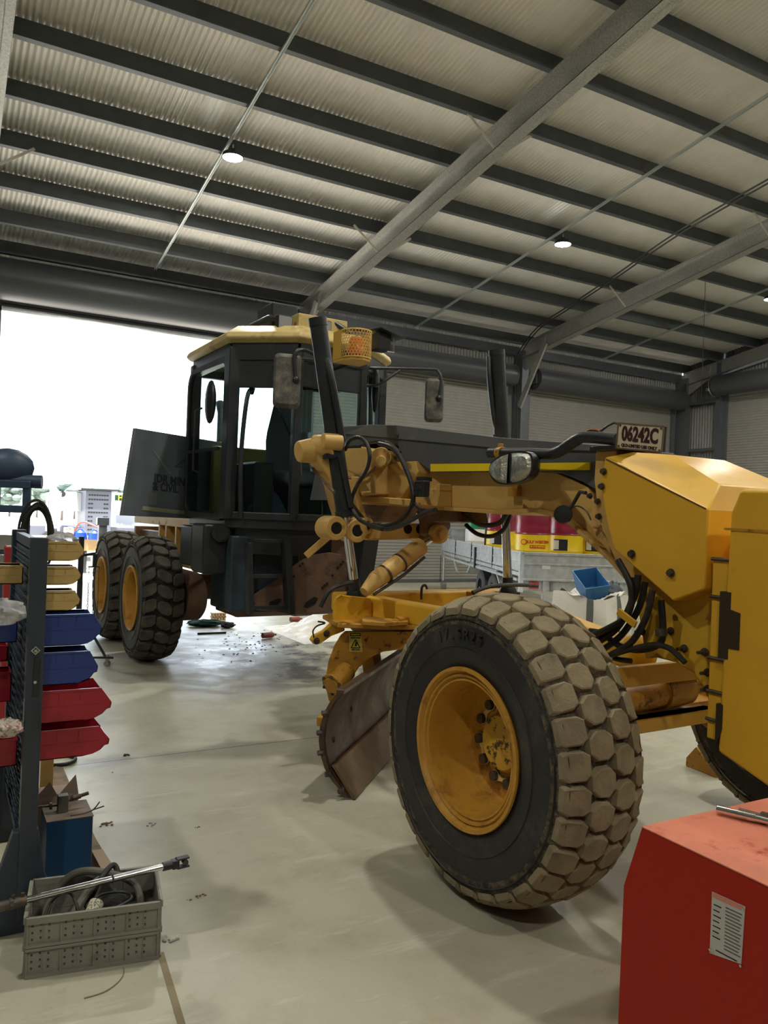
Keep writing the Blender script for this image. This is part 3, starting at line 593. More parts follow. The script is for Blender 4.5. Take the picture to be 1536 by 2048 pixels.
obj('cover_lip', MB().py(up_, -.285, -.268), mat('charcoal_light', (.125, .13, .13), .55, dirt=(.2, .19, .17), dscale=5, dthr=(.45, .8)), Cv, .004)
a_, b_ = P(862, 928, -.275), P(1180, 925, -.275); a2, b2 = P(862, 943, -.275), P(1180, 940, -.275)
obj('reflective_strip', MB().py([a_, b_, b2, a2], -.280, -.270), STRIPE, Cv)
for u, v in ((792, 886), (790, 900), (1204, 936), (795, 871)): p = gy(u, v, -.285); obj('cover_bolt', MB().bolt(p, (0, -1, 0), .014, .012), DSTEEL, Cv)
# saddle, cross casting at the boom
sdc = MB().py([P(700, 902, -.3), P(720, 893, -.3), P(762, 900, -.3), P(775, 912, -.3), P(778, 990, -.3), P(728, 996, -.3), P(724, 985, -.3), P(765, 983, -.3), P(745, 955, -.3), P(712, 940, -.3), P(690, 938, -.3), P(690, 912, -.3)], -.42, -.19)
obj('saddle_casting', sdc, TAN, G, .015)
obj('saddle_rib', MB().py([P(772, 925, -.3), P(830, 922, -.3), P(836, 945, -.3), P(800, 1000, -.3), P(772, 1000, -.3)], -.30, -.19), TAN, G, .01)
obj('pivot_boss', MB().cyl(gy(762, 915, -.45), gy(762, 915, -.19), .075, n=24).cyl(gy(762, 922, -.47), gy(762, 922, -.3), .04, n=16), TAN, G, .008)
obj('boom_guide_rail', MB().bar(gy(724, 998, -.34), gy(832, 1006, -.34), .05, .05), TAN, G, .008)
obj('bolt_bracket', MB().py([P(862, 975, -.25), P(890, 978, -.25), P(890, 1014, -.25), P(838, 1010, -.25), P(838, 975, -.25)], -.30, -.19).py([P(884, 968, -.25), P(890, 968, -.25), P(890, 985, -.25), P(884, 985, -.25)], -.30, -.19), TAN, G, .008)
# left casting (bell crank) carrying the near lift cylinder
ac = -2.35
def A(u, v, a=ac): return ga(u, v, a)
def paX(pts, a, th): return MB().prism([A(u, v, a) for u, v in pts], (th, 0, 0))
arm = paX([(612, 905), (618, 885), (640, 875), (655, 880), (662, 897), (660, 915), (656, 955), (662, 980), (672, 1010), (682, 1043), (666, 1043), (655, 1010), (645, 970), (632, 945), (616, 920)], -2.42, .16)
AR = obj('bell_crank', arm, TAN, G, .02)
obj('crank_boss', MB().cyl(A(614, 905)-V((0, .07, 0)), A(640, 900), .075, .10, n=20).cyl(A(630, 893), A(655, 893)+V((.14, 0, 0)), .085, n=20), TAN, AR, .01)
obj('crank_knob', MB().cyl(A(650, 883, -2.2)-V((0, .02, 0)), A(650, 883, -2.2)+V((.02, .12, 0)), .06, n=18), TAN, AR, .01)
obj('second_crank_arm', paX([(702, 953), (710, 955), (708, 985), (726, 1040), (738, 1044), (732, 1050), (716, 1046), (702, 1005), (700, 975)], -2.55, .08), TAN, G, .01)
# lock bar across with bored lugs
lb = MB().prism([A(648, 1040), A(672, 1042), A(690, 1046), A(712, 1038), (A(738, 1048)), A(800, 1048), A(832, 1046), A(836, 1076), A(720, 1079), A(690, 1070), A(668, 1066), A(650, 1064)], (.13, 0, 0))
LB = obj('link_bar', lb, TAN, G, .015)
for u, v, r_ in ((652, 1055, .085), (693, 1060, .085), (712, 1050, .06)):
    c_ = A(u, v); obj('bar_lug', MB().lathe([(r_*.5, -.02), (r_, -.02), (r_, .17), (r_*.5, .17)], c_, (1, 0, 0), 24, True), TAN, LB, .008)
    obj('bore', MB().cyl(c_+V((.02, 0, 0)), c_+V((.165, 0, 0)), r_*.5, n=20), BLACKP, LB)
for u in (797, 821): c_ = A(u, 1057); obj('bore', MB().cyl(c_+V((.1, 0, 0)), c_+V((.135, 0, 0)), .036, n=16), BLACKP, LB)
obj('boom_underplate', MB().py([P(705, 1003, 0), P(810, 1010, 0), P(790, 1045, 0), P(700, 1045, 0)], -.16, .16), BROWN, G, .01)
obj('shift_bracket', MB().prism([A(832, 1020, -2.2), A(880, 1020, -2.2), A(884, 1052, -2.2), A(870, 1080, -2.2), A(836, 1080, -2.2), A(838, 1050, -2.2)], (.12, 0, 0)), BROWN, G, .01)
obj('guard_box', MB().py([P(875, 1016, -.1), P(925, 1016, -.1), P(932, 1044, -.1), P(875, 1044, -.1)], -.16, .1), BROWN, G, .006)
# lift cylinders: black barrel, chrome rod, socket
def liftcyl(top, trun, gl_, ball, r0, r1, n0):
    top, trun, gl_, ball = map(V, (top, trun, gl_, ball))
    c_ = obj('lift_cylinder', MB().cyl(top, gl_, r0, n=28).cyl(top, top+(gl_-top)*.04, r0*1.06, n=28).cyl(gl_-(gl_-top)*.03, gl_, r0*1.12, n=28).cyl(trun-(gl_-top)*.04, trun+(gl_-top)*.04, r0*1.1, n=28), BLKP, G)
    obj('piston_rod', MB().cyl(gl_, ball, r1, n=20), CHROME, c_); d = (ball-gl_).normalized()
    obj('rod_socket', MB().cyl(ball-d*.10, ball+d*.01, r1*1.25, n=18).lathe([(0, -.02), (.06, -.02), (.075, .02), (.07, .07), (.0, .08)], ball, d, 20).bx(ball.x-.05, ball.x+.05, ball.y-.09, ball.y+.09, ball.z-.06, ball.z-.02), BLKP, c_)
    return c_
L1 = liftcyl((-2.25, -.955, 3.06), (-2.25, -.81, 2.14), (-2.25, -.675, 1.67), (-2.25, -.565, 1.12), .062, .034, 0)
obj('barrel_tube', MB().tube([(-2.22, -.90, 2.8), (-2.17, -.87, 2.65), (-2.165, -.82, 2.45), (-2.17, -.76, 2.2)], .024, 10, 5), BLKP, L1)
obj('barrel_tube', MB().tube([(-2.16, -.78, 2.1), (-2.16, -.72, 1.9), (-2.17, -.67, 1.74)], .02, 8, 5), BLKP, L1)
L2 = liftcyl((-2.25, .66, 3.06), (-2.25, .74, 2.34), (-2.25, .80, 1.90), (-2.25, .87, 1.12), .062, .036, 0)
obj('barrel_tube', MB().tube([(-2.27, .60, 3.0), (-2.25, .60, 2.8), (-2.25, .66, 2.5), (-2.25, .72, 2.38)], .02, 8, 5), BLKP, L2)
obj('cylinder_bracket', MB().bx(-2.34, -2.16, .18, .72, 2.05, 2.3), TAN, G, .02)
# centre-shift cylinder
p0, p1_, p2_, p3_ = ga(728, 1184, -1.95), ga(744, 1168, -1.97), ga(842, 1092, -2.05), ga(872, 1068, -2.08)
cs = obj('centre_shift_cylinder', MB().cyl(p0, p0+(p1_-p0)*1.5, .035, .062, n=20).cyl(p0+(p1_-p0)*1.5, p2_, .064, .066, n=24), TAN, G)
obj('piston_rod', MB().cyl(p2_, p3_, .03), CHROME, cs)
obj('rod_end', MB().cyl(p3_-V((.07, 0, 0)), p3_+V((.07, 0, 0)), .07, n=20).cyl(p3_+V((.07, .0, 0)), p3_+V((.10, 0, 0)), .04), TAN, cs, .01)
for t_ in (.25, .55): q = p1_+(p2_-p1_)*t_; obj('hose_clamp', MB().cyl(q-(p2_-p1_)*.012, q+(p2_-p1_)*.012, .072, n=20), DSTEEL, cs)
obj('cylinder_pipe', MB().tube([p1_+V((.03, .0, -.07)), p1_+(p2_-p1_)*.5+V((.05, .02, -.075)), p2_+V((.05, .0, -.08))], .012, 8), DSTEEL, cs)
# --- drawbar, circle, blade
apex = V((-.25, .12, .97))
sL, sR = V((-2.42, -.50, 1.03)), V((-2.42, 1.02, 1.0))
db = MB().bar(sL, apex, .14, .15).bar(sR, apex, .14, .13).bar((-2.45, -.62, 1.03), (-2.45, 1.1, 1.03), .16, .14).bar((-1.6, -.05, .97), (-1.6, .75, .97), .12, .10)
D = obj('drawbar', db, YEL, G, .02)
obj('drawbar_ball', MB().sph(apex, .11), YEL, D)
up1 = [ga(u, v, -2.12) for u, v in ((669, 1246), (669, 1205), (674, 1195), (683, 1190), (700, 1192), (742, 1196), (744, 1246))]
obj('socket_bracket', MB().prism(up1, (-.03, 0, 0)), YEL, D, .006)
obj('socket_block', MB().bx(-2.34, -2.16, -.64, -.48, .96, 1.07).cyl((-2.25, -.56, 1.0), (-2.25, -.56, 1.09), .075, .09), mat('rusty_socket', (.25, .13, .05), .6, dirt=(.06, .04, .03), dscale=14), D, .01)
obj('socket_block', MB().bx(-2.36, -2.14, .78, .96, .98, 1.08), BLKP, D, .01)
ring_c = V((-2.15, .12, 0))
deck = [gzz(u, v, .93) for u, v in ((662, 1244), (672, 1250), (760, 1254), (860, 1256))]
dk = MB().pz([(deck[0].x, deck[0].y), (deck[1].x+.03, deck[1].y), (deck[2].x+.02, deck[2].y), (deck[3].x, deck[3].y), (-1.2, .6), (-1.9, 1.15), (-2.7, .95), (-2.75, -.1), (-2.4, -.75)], .915, .945)
obj('circle_cover_plate', dk, RUSTY, D, .006)
obj('gear_circle', MB().lathe([(.56, .80), (.68, .80), (.68, .875), (.66, .90), (.56, .90)], (-2.32, .22, 0), (0, 0, 1), 64, True), BROWN, D)
obj('latch_plate', MB().prism([gzz(u, v, .955) for u, v in ((722, 1243), (732, 1239), (790, 1245), (814, 1243), (816, 1250), (770, 1253), (725, 1250))], (0, 0, .025)), RUSTY, D, .004)
obj('square_lug', MB().prism([gzz(u, v, .955) for u, v in ((792, 1243), (810, 1241), (817, 1246), (800, 1250))], (0, 0, .04)), RUSTY, D, .004)
mt_ = MB().cyl((-1.75, .45, .95), (-1.75, .45, 1.05), .15, n=24).cyl((-1.75, .45, 1.05), (-1.75, .45, 1.11), .09, n=20)
for k_ in range(8): mt_.bolt((-1.75+.12*cos(k_*pi/4), .45+.12*sin(k_*pi/4), 1.05), (0, 0, 1), .014, .02)
obj('circle_drive_motor', mt_, RUSTY, D, .004)
obj('valve_block', MB().bx(-2.2, -2.05, .40, .60, .99, 1.12), RUSTY, D, .008)
obj('drawbar_cap', MB().lathe([(0, .04), (.09, .04), (.10, .0), (.0, .0)], (-1.15, .15, 1.03), (0, 0, 1), 20), RUSTY, D)
for k_, pts in enumerate(([(945, 1185), (985, 1172), (1040, 1170), (1075, 1172)], [(640, 1215), (660, 1180), (690, 1168), (705, 1165)])):
    obj('hydraulic_hose', MB().tube([ga(u, v, -2.0) for u, v in pts], .016, 8, 6), HOSE, D)
obj('drawbar_hose', MB().tube([(-2.2, .35, 1.02), (-1.95, .30, 1.08), (-1.75, .62, 1.10), (-1.5, .66, 1.04), (-1.2, .4, 1.0)], .02, 8, 6), HOSE, D)
obj('lifting_eye', MB().tube([(-2.3, .05, 1.05), (-2.3, .05, 1.14), (-2.3, .08, 1.16), (-2.3, .10, 1.13)], .010, 8, 5), DSTEEL, D)
# lever arm sticking out at the rear left (small link)
ll = MB().prism([ga(u, v, -2.15) for u, v in ((624, 1281), (628, 1273), (650, 1262), (664, 1248), (690, 1246), (690, 1262), (664, 1272), (641, 1288), (632, 1290))], (-.05, 0, 0))
obj('tilt_link', ll, YEL, D, .006)
for u, v in ((633, 1282), (653, 1267)): p = ga(u, v, -2.15); obj('link_bolt', MB().bolt(p, (1, 0, 0), .018, .02), DSTEEL, D)
obj('link_cable', MB().tube([ga(u, v, -2.15) for u, v in ((628, 1275), (626, 1262), (634, 1252), (650, 1246), (636, 1243))], .006, 6, 6), HOSE, D)
# side arm (circle arm) with arched cut-out
nb = V((.72, .69, 0)).normalized(); tb = V((-.69, .72, 0)).normalized()   # blade normal (forward) and blade direction
nA = V((.855, -.52, 0)).normalized(); dA = nA.x*deck[0].x+nA.y*deck[0].y-.01
arm2 = [(690, 1263), (932, 1263), (920, 1282), (870, 1290), (845, 1296), (793, 1300), (765, 1304), (746, 1313), (730, 1324), (717, 1336), (708, 1350), (700, 1372), (668, 1415), (657, 1400), (651, 1373), (652, 1350), (657, 1322), (668, 1292), (680, 1272)]
SA = obj('circle_side_arm', MB().prism([gn(u, v, (nA.x, nA.y), dA) for u, v in arm2], -nA*.04), RUSTY, G, .006)
st_ = [(698, 1264), (722, 1264), (725, 1304), (699, 1303)]
q = [gn(u, v, (nA.x, nA.y), dA+.003) for u, v in st_]
SK = obj('warning_sticker', MB().prism(q, nA*.002), mat('sticker_yellow', (.72, .66, .10), .5), SA)
e1 = (q[1]-q[0]).normalized(); e2 = (q[0]-q[3]).normalized(); cs_ = (q[0]+q[1]+q[2]+q[3])/4; wS, hS = (q[1]-q[0]).length, (q[0]-q[3]).length
kk = nA*.004
obj('sticker_header', MB().prism([cs_+kk+e1*wS*a+e2*hS*b_ for a, b_ in ((-.46, .30), (.46, .30), (.46, .47), (-.46, .47))], nA*.001), BLACKP, SK)
for s_, oy, sz, m_ in (('WARNING', .38, .10, 'y'), ('CRUSH ZONE', .21, .085, 'b'), ('KEEP CLEAR', -.40, .085, 'b')):
    obj('sticker_text', place(textmb(s_, hS*sz, .0006, .95, .0006), cs_+kk*1.6+e2*hS*oy, e1, e2, nA), mat('sticker_yellow2', (.72, .66, .10), .5) if m_ == 'y' else BLACKP, SK)
T3 = [cs_+kk*1.2+e1*wS*a+e2*hS*b_ for a, b_ in ((-.38, -.30), (.38, -.30), (0, .12))]; tm = MB()
for a, b_ in ((0, 1), (1, 2), (2, 0)): tm.bar(T3[a], T3[b_], .002, .006, e2)
tm.bar(cs_+kk*1.2+e2*hS*-.22, cs_+kk*1.2+e2*hS*.0+e1*.006, .002, .012, e1); tm.bar(cs_+kk*1.2+e2*hS*-.04, cs_+kk*1.2+e1*wS*.16-e2*hS*.12, .002, .006, e2)
obj('hazard_symbol', tm, BLACKP, SK)
# tilt cylinder end (yellow drum with flange)
c0 = gn(664, 1371, (nA.x, nA.y), dA+.12); c1_ = gn(690, 1345, (nA.x, nA.y), dA+.0)
dd = (c0-c1_).normalized()
TE = obj('pivot_housing', MB().cyl(c1_-dd*.03, c0, .068, n=28).cyl(c0-dd*.02, c0, .085, n=28).cyl(c0, c0+dd*.012, .060, n=24), RUSTY, G, .006)
fr_e, fr_f = MB().frame(dd)
for k_ in range(6): a = k_*pi/3+.3; obj('housing_bolt', MB().bolt(c0+(fr_e*cos(a)+fr_f*sin(a))*.074, dd, .009, .014), DSTEEL, TE)
# moldboard
b0 = gzz(696, 1590, .03)
prof = [(.03, 0), (.10, -.075), (.17, -.125), (.25, -.155), (.33, -.168), (.42, -.162), (.50, -.140), (.57, -.105), (.625, -.06)]
bl = MB(); nL = 24; LEN = 4.15
def bpt(t_, z, o_): return V((b0.x, b0.y, 0))+tb*(LEN*t_)+nb*o_+V((0, 0, z))
k_ = len(prof)
for t_ in range(nL+1):
    for z, o_ in prof: bl.v.append(tuple(bpt(t_/nL, z, o_)))
    for z, o_ in prof[::-1]: bl.v.append(tuple(bpt(t_/nL, z, o_-.028)))
K2 = 2*k_
bl.f = [(a*K2+i, a*K2+(i+1) % K2, (a+1)*K2+(i+1) % K2, (a+1)*K2+i) for a in range(nL) for i in range(K2)]+[tuple(range(K2)), tuple(range(nL*K2+K2-1, nL*K2-1, -1))]; bl.mi = [0]*len(bl.f)
BL = obj('blade_moldboard', bl, BLADE, G, ang=40)
ce_ = MB()
for t0 in (0, .5): ce_.prism([bpt(t0+.002, .0, .028), bpt(t0+.002, .19, -.115), bpt(t0+.002, .19, -.103+.01), bpt(t0+.002, .01, .046)], tb*(LEN*.496))
obj('cutting_edge', ce_, mat('cutting_edge_steel', (.20, .135, .08), .45, metal=.5, var=.25, dirt=(.1, .07, .05), dscale=8), BL, .003)
eb = MB().prism([bpt(.004, z, o_+.010) for z, o_ in prof]+[bpt(.055, z, o_+.010) for z, o_ in prof[::-1]][:0]+[bpt(.004, z, o_-.004) for z, o_ in prof[::-1]], tb*.10)
obj('end_bit', eb, BLADE, BL, .003)
obj('top_rail', MB().bar(bpt(.0, .63, -.075), bpt(1, .63, -.075), .05, .035), BLADE, BL, .008)
for z, o_ in ((.50, -.14), (.38, -.166), (.26, -.157), (.14, -.105), (.05, -.02)): p = bpt(.0, z, o_-.012); obj('edge_bolt', MB().bolt(p, -nb-tb*.8, .016, .03), DSTEEL, BL)
for t_, z, o_ in ((.045, .29, -.163), (.10, .13, -.085), (.13, .40, -.163)): obj('blade_bolt', MB().bolt(bpt(t_, z, o_+.004), nb, .012, .006), DSTEEL, BL)
# arm behind blade
obj('blade_bracket', MB().bar(bpt(.32, .40, -.22), bpt(.32, .82, -.3), .20, .10, (nb.x, nb.y, 0)).bar(bpt(.02, .42, -.22), bpt(.7, .42, -.22), .05, .06), RUSTY, G, .01)
# --- front frame, axle, nose box
ax_ = MB().bx(.08, .12, -.82, .35, .90, 1.0).bx(.04, .12, -.76, .32, .665, .735).bx(-.10, .12, -.76, .32, .725, .735)
AX = obj('front_axle', ax_, YEL, G, .008)
obj('leaning_wheel_cylinder', MB().cyl((.02, -.75, .78), (.02, -.02, .83), .075, n=20).cyl((.02, -.02, .83), (.02, .18, .84), .09, n=20).cyl((.02, .18, .84), (.02, .5, .86), .05), RUSTY, G)
obj('axle_housing', MB().cyl((-.05, -.95, .675), (-.05, -.6, .675), .12, n=20).cyl((-.05, .5, .675), (-.05, .95, .675), .12, n=20).bx(-.2, .02, -.75, .75, .62, .74), RUSTY, G, .02)
FP = mat('front_frame_yellow', (.62, .37, .035), .45, var=.08, vscale=2, dirt=(.22, .12, .03), dscale=6, dthr=(.6, .75))
fp_ = [gy(u, v, -.34) for u, v in ((1262, 1150), (1275, 1060), (1440, 1060), (1438, 1440), (1420, 1410), (1405, 1375), (1385, 1345), (1350, 1325), (1310, 1315), (1290, 1318), (1280, 1250))]
obj('front_frame', MB().py([(p.x, p.z) for p in fp_], -.34, .34), FP, G, .01)
for u, v in ((1285, 1263), (1342, 1262), (1369, 1297), (1410, 1304), (1416, 1345), (1417, 1378)): p = gy(u, v, -.345); obj('frame_bolt', MB().cyl(p, p+V((0, -.05, 0)), .008, n=8).bolt(p+V((0, -.0, 0)), (0, -1, 0), .014, .018), DSTEEL, G)
obj('boom_root_plate', MB().py([P(1200, 900, -.3), P(1240, 900, -.3), P(1300, 1200, -.3), P(1238, 1120, -.3), P(1205, 1040, -.3), P(1196, 960, -.3)], -.33, .33), TAN, G, .008)
# big faceted hood
yh = -.45
def Hh(u, v, y=yh): p = gy(u, v, y); return p
side = [(1209, 914), (1200, 962), (1206, 1010), (1214, 1050), (1228, 1100), (1345, 1203), (1408, 1180), (1417, 1020)]
sp = [Hh(u, v) for u, v in side]
t1, t2 = Hh(1209, 914), Hh(1417, 1020)
tA = V((t1.x+.02, -.30, t1.z+.035)); tB = V((gy(1375, 907, -.22).x, -.22, gy(1375, 907, -.22).z)); tC = gy(1437, 968, -.34)
hm = MB(); mir = lambda p: V((p.x, -p.y, p.z))
SPp = sp; k_ = len(SPp)
hm.v = [tuple(p) for p in SPp]+[tuple(mir(p)) for p in SPp]; base = 2*k_
tops = [tA, V((tB.x-.10, -.20, tB.z+.0)), V((tC.x-.02, -.30, tC.z))]
hm.v += [tuple(p) for p in tops]+[tuple(mir(p)) for p in tops]
hm.f = [tuple(range(k_)), tuple(range(2*k_-1, k_-1, -1)), (0, k_-1, base+2, base+1, base), (k_, base+3, base+4, base+5, 2*k_-1), (base, base+1, base+4, base+3), (base+1, base+2, base+5, base+4)]
hm.f += [(i, i+1, i+1+k_, i+k_) for i in range(k_-1)]+[(0, base, base+3, k_), (k_-1, 2*k_-1, base+5, base+2)]
hm.mi = [0]*len(hm.f)
HD = obj('front_hood', hm, YEL, G, .012, ang=20)
for u, v, r_ in ((1208, 943, .013), (1204, 973, .013), (1181, 992, .012), (1196, 1003, .012), (1198, 1033, .012), (1264, 1108, .015), (1342, 1146, .015)):
    y_ = yh-.004 if u > 1202 else -.335; p = gy(u, v, y_); obj('hood_bolt', MB().bolt(p, (0, -1, 0), r_, .018), DSTEEL, HD)
obj('seam', MB().bar(Hh(1212, 918, yh-.002), Hh(1412, 1018, yh-.002), .003, .006), mat('seam_shadow_gap', (.10, .05, .01), .8), HD)
# front mounted ballast box
ny = -.48
F1 = [gy(u, v, ny) for u, v in ((1452, 992), (1458, 976), (1452, 1513))]
x0b, zt, zb = F1[0].x, gy(1452, 978, ny).z, gy(1452, 1510, ny).z
nose = MB().py([(x0b, zb), (x0b+.02, zt-.10), (x0b+.06, zt), (x0b+.75, zt-.02), (x0b+.75, zb-.02), (x0b+.3, zb-.10)], ny, -ny)
NB = obj('front_ballast_box', nose, YEL, G, .018)
obj('box_fold_line', MB().bar((x0b, ny-.002, zt-.165), (x0b+.75, ny-.002, zt-.18), .006, .01), RUSTY, NB)
obj('box_side_plate', MB().bx(x0b-.09, x0b, ny+.05, -ny-.05, zb+.03, zt-.30), YEL, NB, .008)
zc = gy(1470, 1250, ny).z
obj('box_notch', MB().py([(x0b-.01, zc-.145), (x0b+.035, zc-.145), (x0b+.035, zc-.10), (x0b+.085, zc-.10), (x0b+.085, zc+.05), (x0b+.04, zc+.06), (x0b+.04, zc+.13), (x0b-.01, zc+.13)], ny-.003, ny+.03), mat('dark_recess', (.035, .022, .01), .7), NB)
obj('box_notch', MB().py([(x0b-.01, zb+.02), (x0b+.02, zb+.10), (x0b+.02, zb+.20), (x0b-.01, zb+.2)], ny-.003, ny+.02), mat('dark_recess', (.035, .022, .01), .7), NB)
for z in (zc+.26, zc+.10, zc-.16, zc-.30, zc-.42): obj('box_stud', MB().cyl((x0b-.09, ny+.045, z), (x0b+.0, ny+.045, z), .008, n=8), DSTEEL, NB)
# registration plate on the hood
pc = gy(1280, 876, -.45); ex = V((.998, .0, -.055)).normalized()
q = [gy(u, v, -.45) for u, v in ((1237, 846), (1328, 853), (1324, 904), (1233, 896))]
PL = obj('registration_plate', MB().prism(q, (0, .004, 0)), CREAM, G)
obj('plate_backing', MB().prism([p+V((0, .005, 0)) for p in q], (0, .015, 0)), BLKP, PL)
e1 = (q[1]-q[0]).normalized(); e2 = (q[0]-q[3]).normalized(); n_ = V((0, -1, 0)); cc = sum(q, V())/4; wS, hS = (q[1]-q[0]).length, (q[0]-q[3]).length
obj('plate_number', place(textmb('06242C', hS*.78, .0015, .72, .0035), cc+e2*hS*.07+n_*.001, e1, e2, n_), MAROON, PL)
obj('plate_caption', place(textmb('QLD-LIMITED USE ONLY', hS*.17, .001, .95, .001), cc-e2*hS*.37+n_*.001, e1, e2, n_), MAROON, PL)
rimm = MB()
for a, b_ in ((0, 1), (1, 2), (2, 3), (3, 0)): rimm.bar(q[a]+n_*.002, q[b_]+n_*.002, .004, .006, e2 if a % 2 == 0 else e1)
obj('plate_rim', rimm, mat('plate_edge', (.16, .10, .06), .6), PL)
for a, b_ in ((-.45, .40), (.45, .40), (-.45, -.42), (.45, -.42)): obj('plate_screw', MB().cyl(cc+e1*wS*a+e2*hS*b_, cc+e1*wS*a+e2*hS*b_+n_*.004, .005, n=8), DSTEEL, PL)
# lamp bar pipe with headlight
yp = -.40
pp = [(980, 906), (1060, 907), (1100, 908), (1122, 901), (1150, 882), (1172, 874), (1235, 879)]
PP = obj('headlight_arm', MB().tube([gy(u, v, yp) for u, v in pp], .031, 16, 6, caps=True), BLKP, G)
p = gy(979, 906, yp); obj('pipe_opening', MB().cyl(p+V((-.004, 0, 0)), p+V((-.001, 0, 0)), .024, n=16), BLACKP, PP)
p = gy(1001, 906, yp); obj('pipe_clamp', MB().cyl(p-V((.02, 0, 0)), p+V((.02, 0, 0)), .036, n=20).bx(p.x-.015, p.x+.015, yp-.01, yp+.01, p.z+.03, p.z+.055), RUSTY, PP, .003)
obj('arm_bracket', MB().bx(gy(1185, 870, yp).x, gy(1240, 870, yp).x, -.42, -.1, gy(1200, 893, yp).z-.02, gy(1200, 893, yp).z+.0), BLKP, PP, .004)
obj('cable', MB().tube([gy(u, v, yp) for u, v in ((1170, 868), (1185, 860), (1200, 862), (1215, 852), (1228, 846), (1236, 848))], .006, 6, 6), HOSE, PP)
obj('orange_strap', MB().tube([gy(u, v, yp) for u, v in ((1173, 866), (1178, 860), (1195, 860), (1203, 866))], .007, 6, 6), mat('orange_strap', (.35, .12, .05), .6), PP)
# headlight: almond shell with two lenses
hc = gy(1022, 936, -.50)
def shell(u_, v_, k_=1.0, dz=0):
    pts = [(978, 935), (984, 923), (1002, 910), (1030, 903), (1055, 904), (1065, 914), (1065, 938), (1056, 956), (1035, 966), (1005, 969), (988, 962), (979, 948)]
    return [gy(1022+(u-1022)*k_, 936+(v-936)*k_, -.52) for u, v in pts]
ol = catmull(shell(0, 0)+[shell(0, 0)[0]], 4)[:-1]; nO = len(ol); cO = sum(ol, V())/nO
hs = MB(); rings = [(1.0, 0), (1.02, .04), (.85, .10), (.45, .15)]
for s_, dep_ in rings: hs.v += [tuple(cO+(p-cO)*s_+V((-.25*dep_, dep_, 0))) for p in ol]
hs.f = [(r_*nO+i, r_*nO+(i+1) % nO, (r_+1)*nO+(i+1) % nO, (r_+1)*nO+i) for r_ in range(3) for i in range(nO)]+[tuple(range(3*nO, 4*nO))]; hs.mi = [0]*len(hs.f)
hs.v += [tuple(cO+(p-cO)*.93+V((0, .0, 0))) for p in ol]; o4 = 4*nO
hs.f += [(i, i+o4, (i+1) % nO+o4, (i+1) % nO) for i in range(nO)]; hs.mi = [0]*len(hs.f)
HL = obj('headlight', hs, BLK, G)
inn = [cO+(p-cO)*.93+V((0, .002, 0)) for p in ol]
LENSG = mat('headlight_glass', (.55, .55, .50), .12, metal=.85, var=.3, vscale=18, bump=.5, bscale=55)
def half(sgn): 
    xs = gy(1018, 936, -.52).x; return [p for p in inn if (p.x-xs)*sgn >= -.001]
for sgn, nm in ((-1, 'indicator_lens'), (1, 'headlight_lens')):
    h_ = half(sgn); c_ = sum(h_, V())/len(h_)
    if sgn == 1:  # reorder so the cut stays between first and last
        i0 = max(range(len(h_)), key=lambda i: (h_[i]-h_[i-1]).length); h_ = h_[i0:]+h_[:i0]
    lm = MB(); kq = len(h_); lm.v = [tuple(p) for p in h_]+[tuple(c_+(p-c_)*.72+V((0, -.022, 0))) for p in h_]+[tuple(c_+V((0, -.028, 0)))]
    lm.f = [(i, (i+1) % kq, (i+1) % kq+kq, i+kq) for i in range(kq)]+[(i+kq, (i+1) % kq+kq, 2*kq) for i in range(kq)]; lm.mi = [0]*len(lm.f)
    obj(nm, lm, LENSG, HL)
xs = gy(1018, 936, -.52)
obj('lens_divider', MB().bar(gy(1020, 908, -.525), gy(1021, 966, -.525), .008, .008), BLK, HL)
obj('headlight_bracket', MB().tube([gy(1032, 966, -.45), gy(1030, 978, -.35), gy(1030, 990, -.25)], .012, 8).bx(gy(1020, 985, -.22).x, gy(1036, 985, -.22).x, -.24, -.19, gy(1025, 993, -.22).z, gy(1025, 975, -.22).z), RUSTY, HL, .002)
# little round mirror / cap on bent stalk
ml = obj('lamp_stalk', MB().tube([gy(u, v, -.40) for u, v in ((1172, 986), (1160, 984), (1148, 1005), (1138, 1022))], .010, 8), BLKP, G)
p = gy(1126, 1029, -.42); obj('round_reflector', MB().lathe([(0, -.012), (.04, -.012), (.05, 0), (.046, .014), (0, .018)], p, (.55, -.8, .05), 28), BLK, ml)
obj('stalk_cable', MB().tube([gy(u, v, -.36) for u, v in ((1140, 1018), (1155, 1012), (1172, 1022), (1182, 1040))], .004, 6, 6), HOSE, ml)
# hose bundle falling from the boom root to the axle
HB = [[(1236, 1120), (1262, 1175), (1255, 1230), (1210, 1260), (1170, 1275)], [(1268, 1155), (1262, 1205), (1235, 1255), (1195, 1285)], [(1290, 1165), (1278, 1215), (1245, 1268), (1205, 1300)], [(1305, 1180), (1292, 1235), (1262, 1285), (1222, 1310)], [(1276, 1150), (1270, 1190), (1240, 1245), (1190, 1272)],
      [(1322, 1200), (1326, 1260), (1318, 1288), (1280, 1300), (1240, 1292), (1205, 1268), (1180, 1262)], [(1200, 1320), (1240, 1305), (1300, 1290), (1335, 1295), (1355, 1310), (1370, 1325)], [(1215, 1310), (1235, 1318), (1262, 1322)]]
for k_, pts in enumerate(HB):
    y_ = -.47+.03*(k_ % 3); obj('hydraulic_hose', MB().tube([gy(u, v, y_) for u, v in pts], .016 if k_ < 6 else .013, 10, 7), HOSE, G)
obj('hose_clamp_plate', MB().bar(gy(1236, 1222, -.50), gy(1272, 1250, -.50), .012, .035), YEL, G, .003)
obj('elbow_fitting', MB().cyl(gy(1322, 1258, -.475), gy(1323, 1272, -.475), .026, n=12), DSTEEL, G)
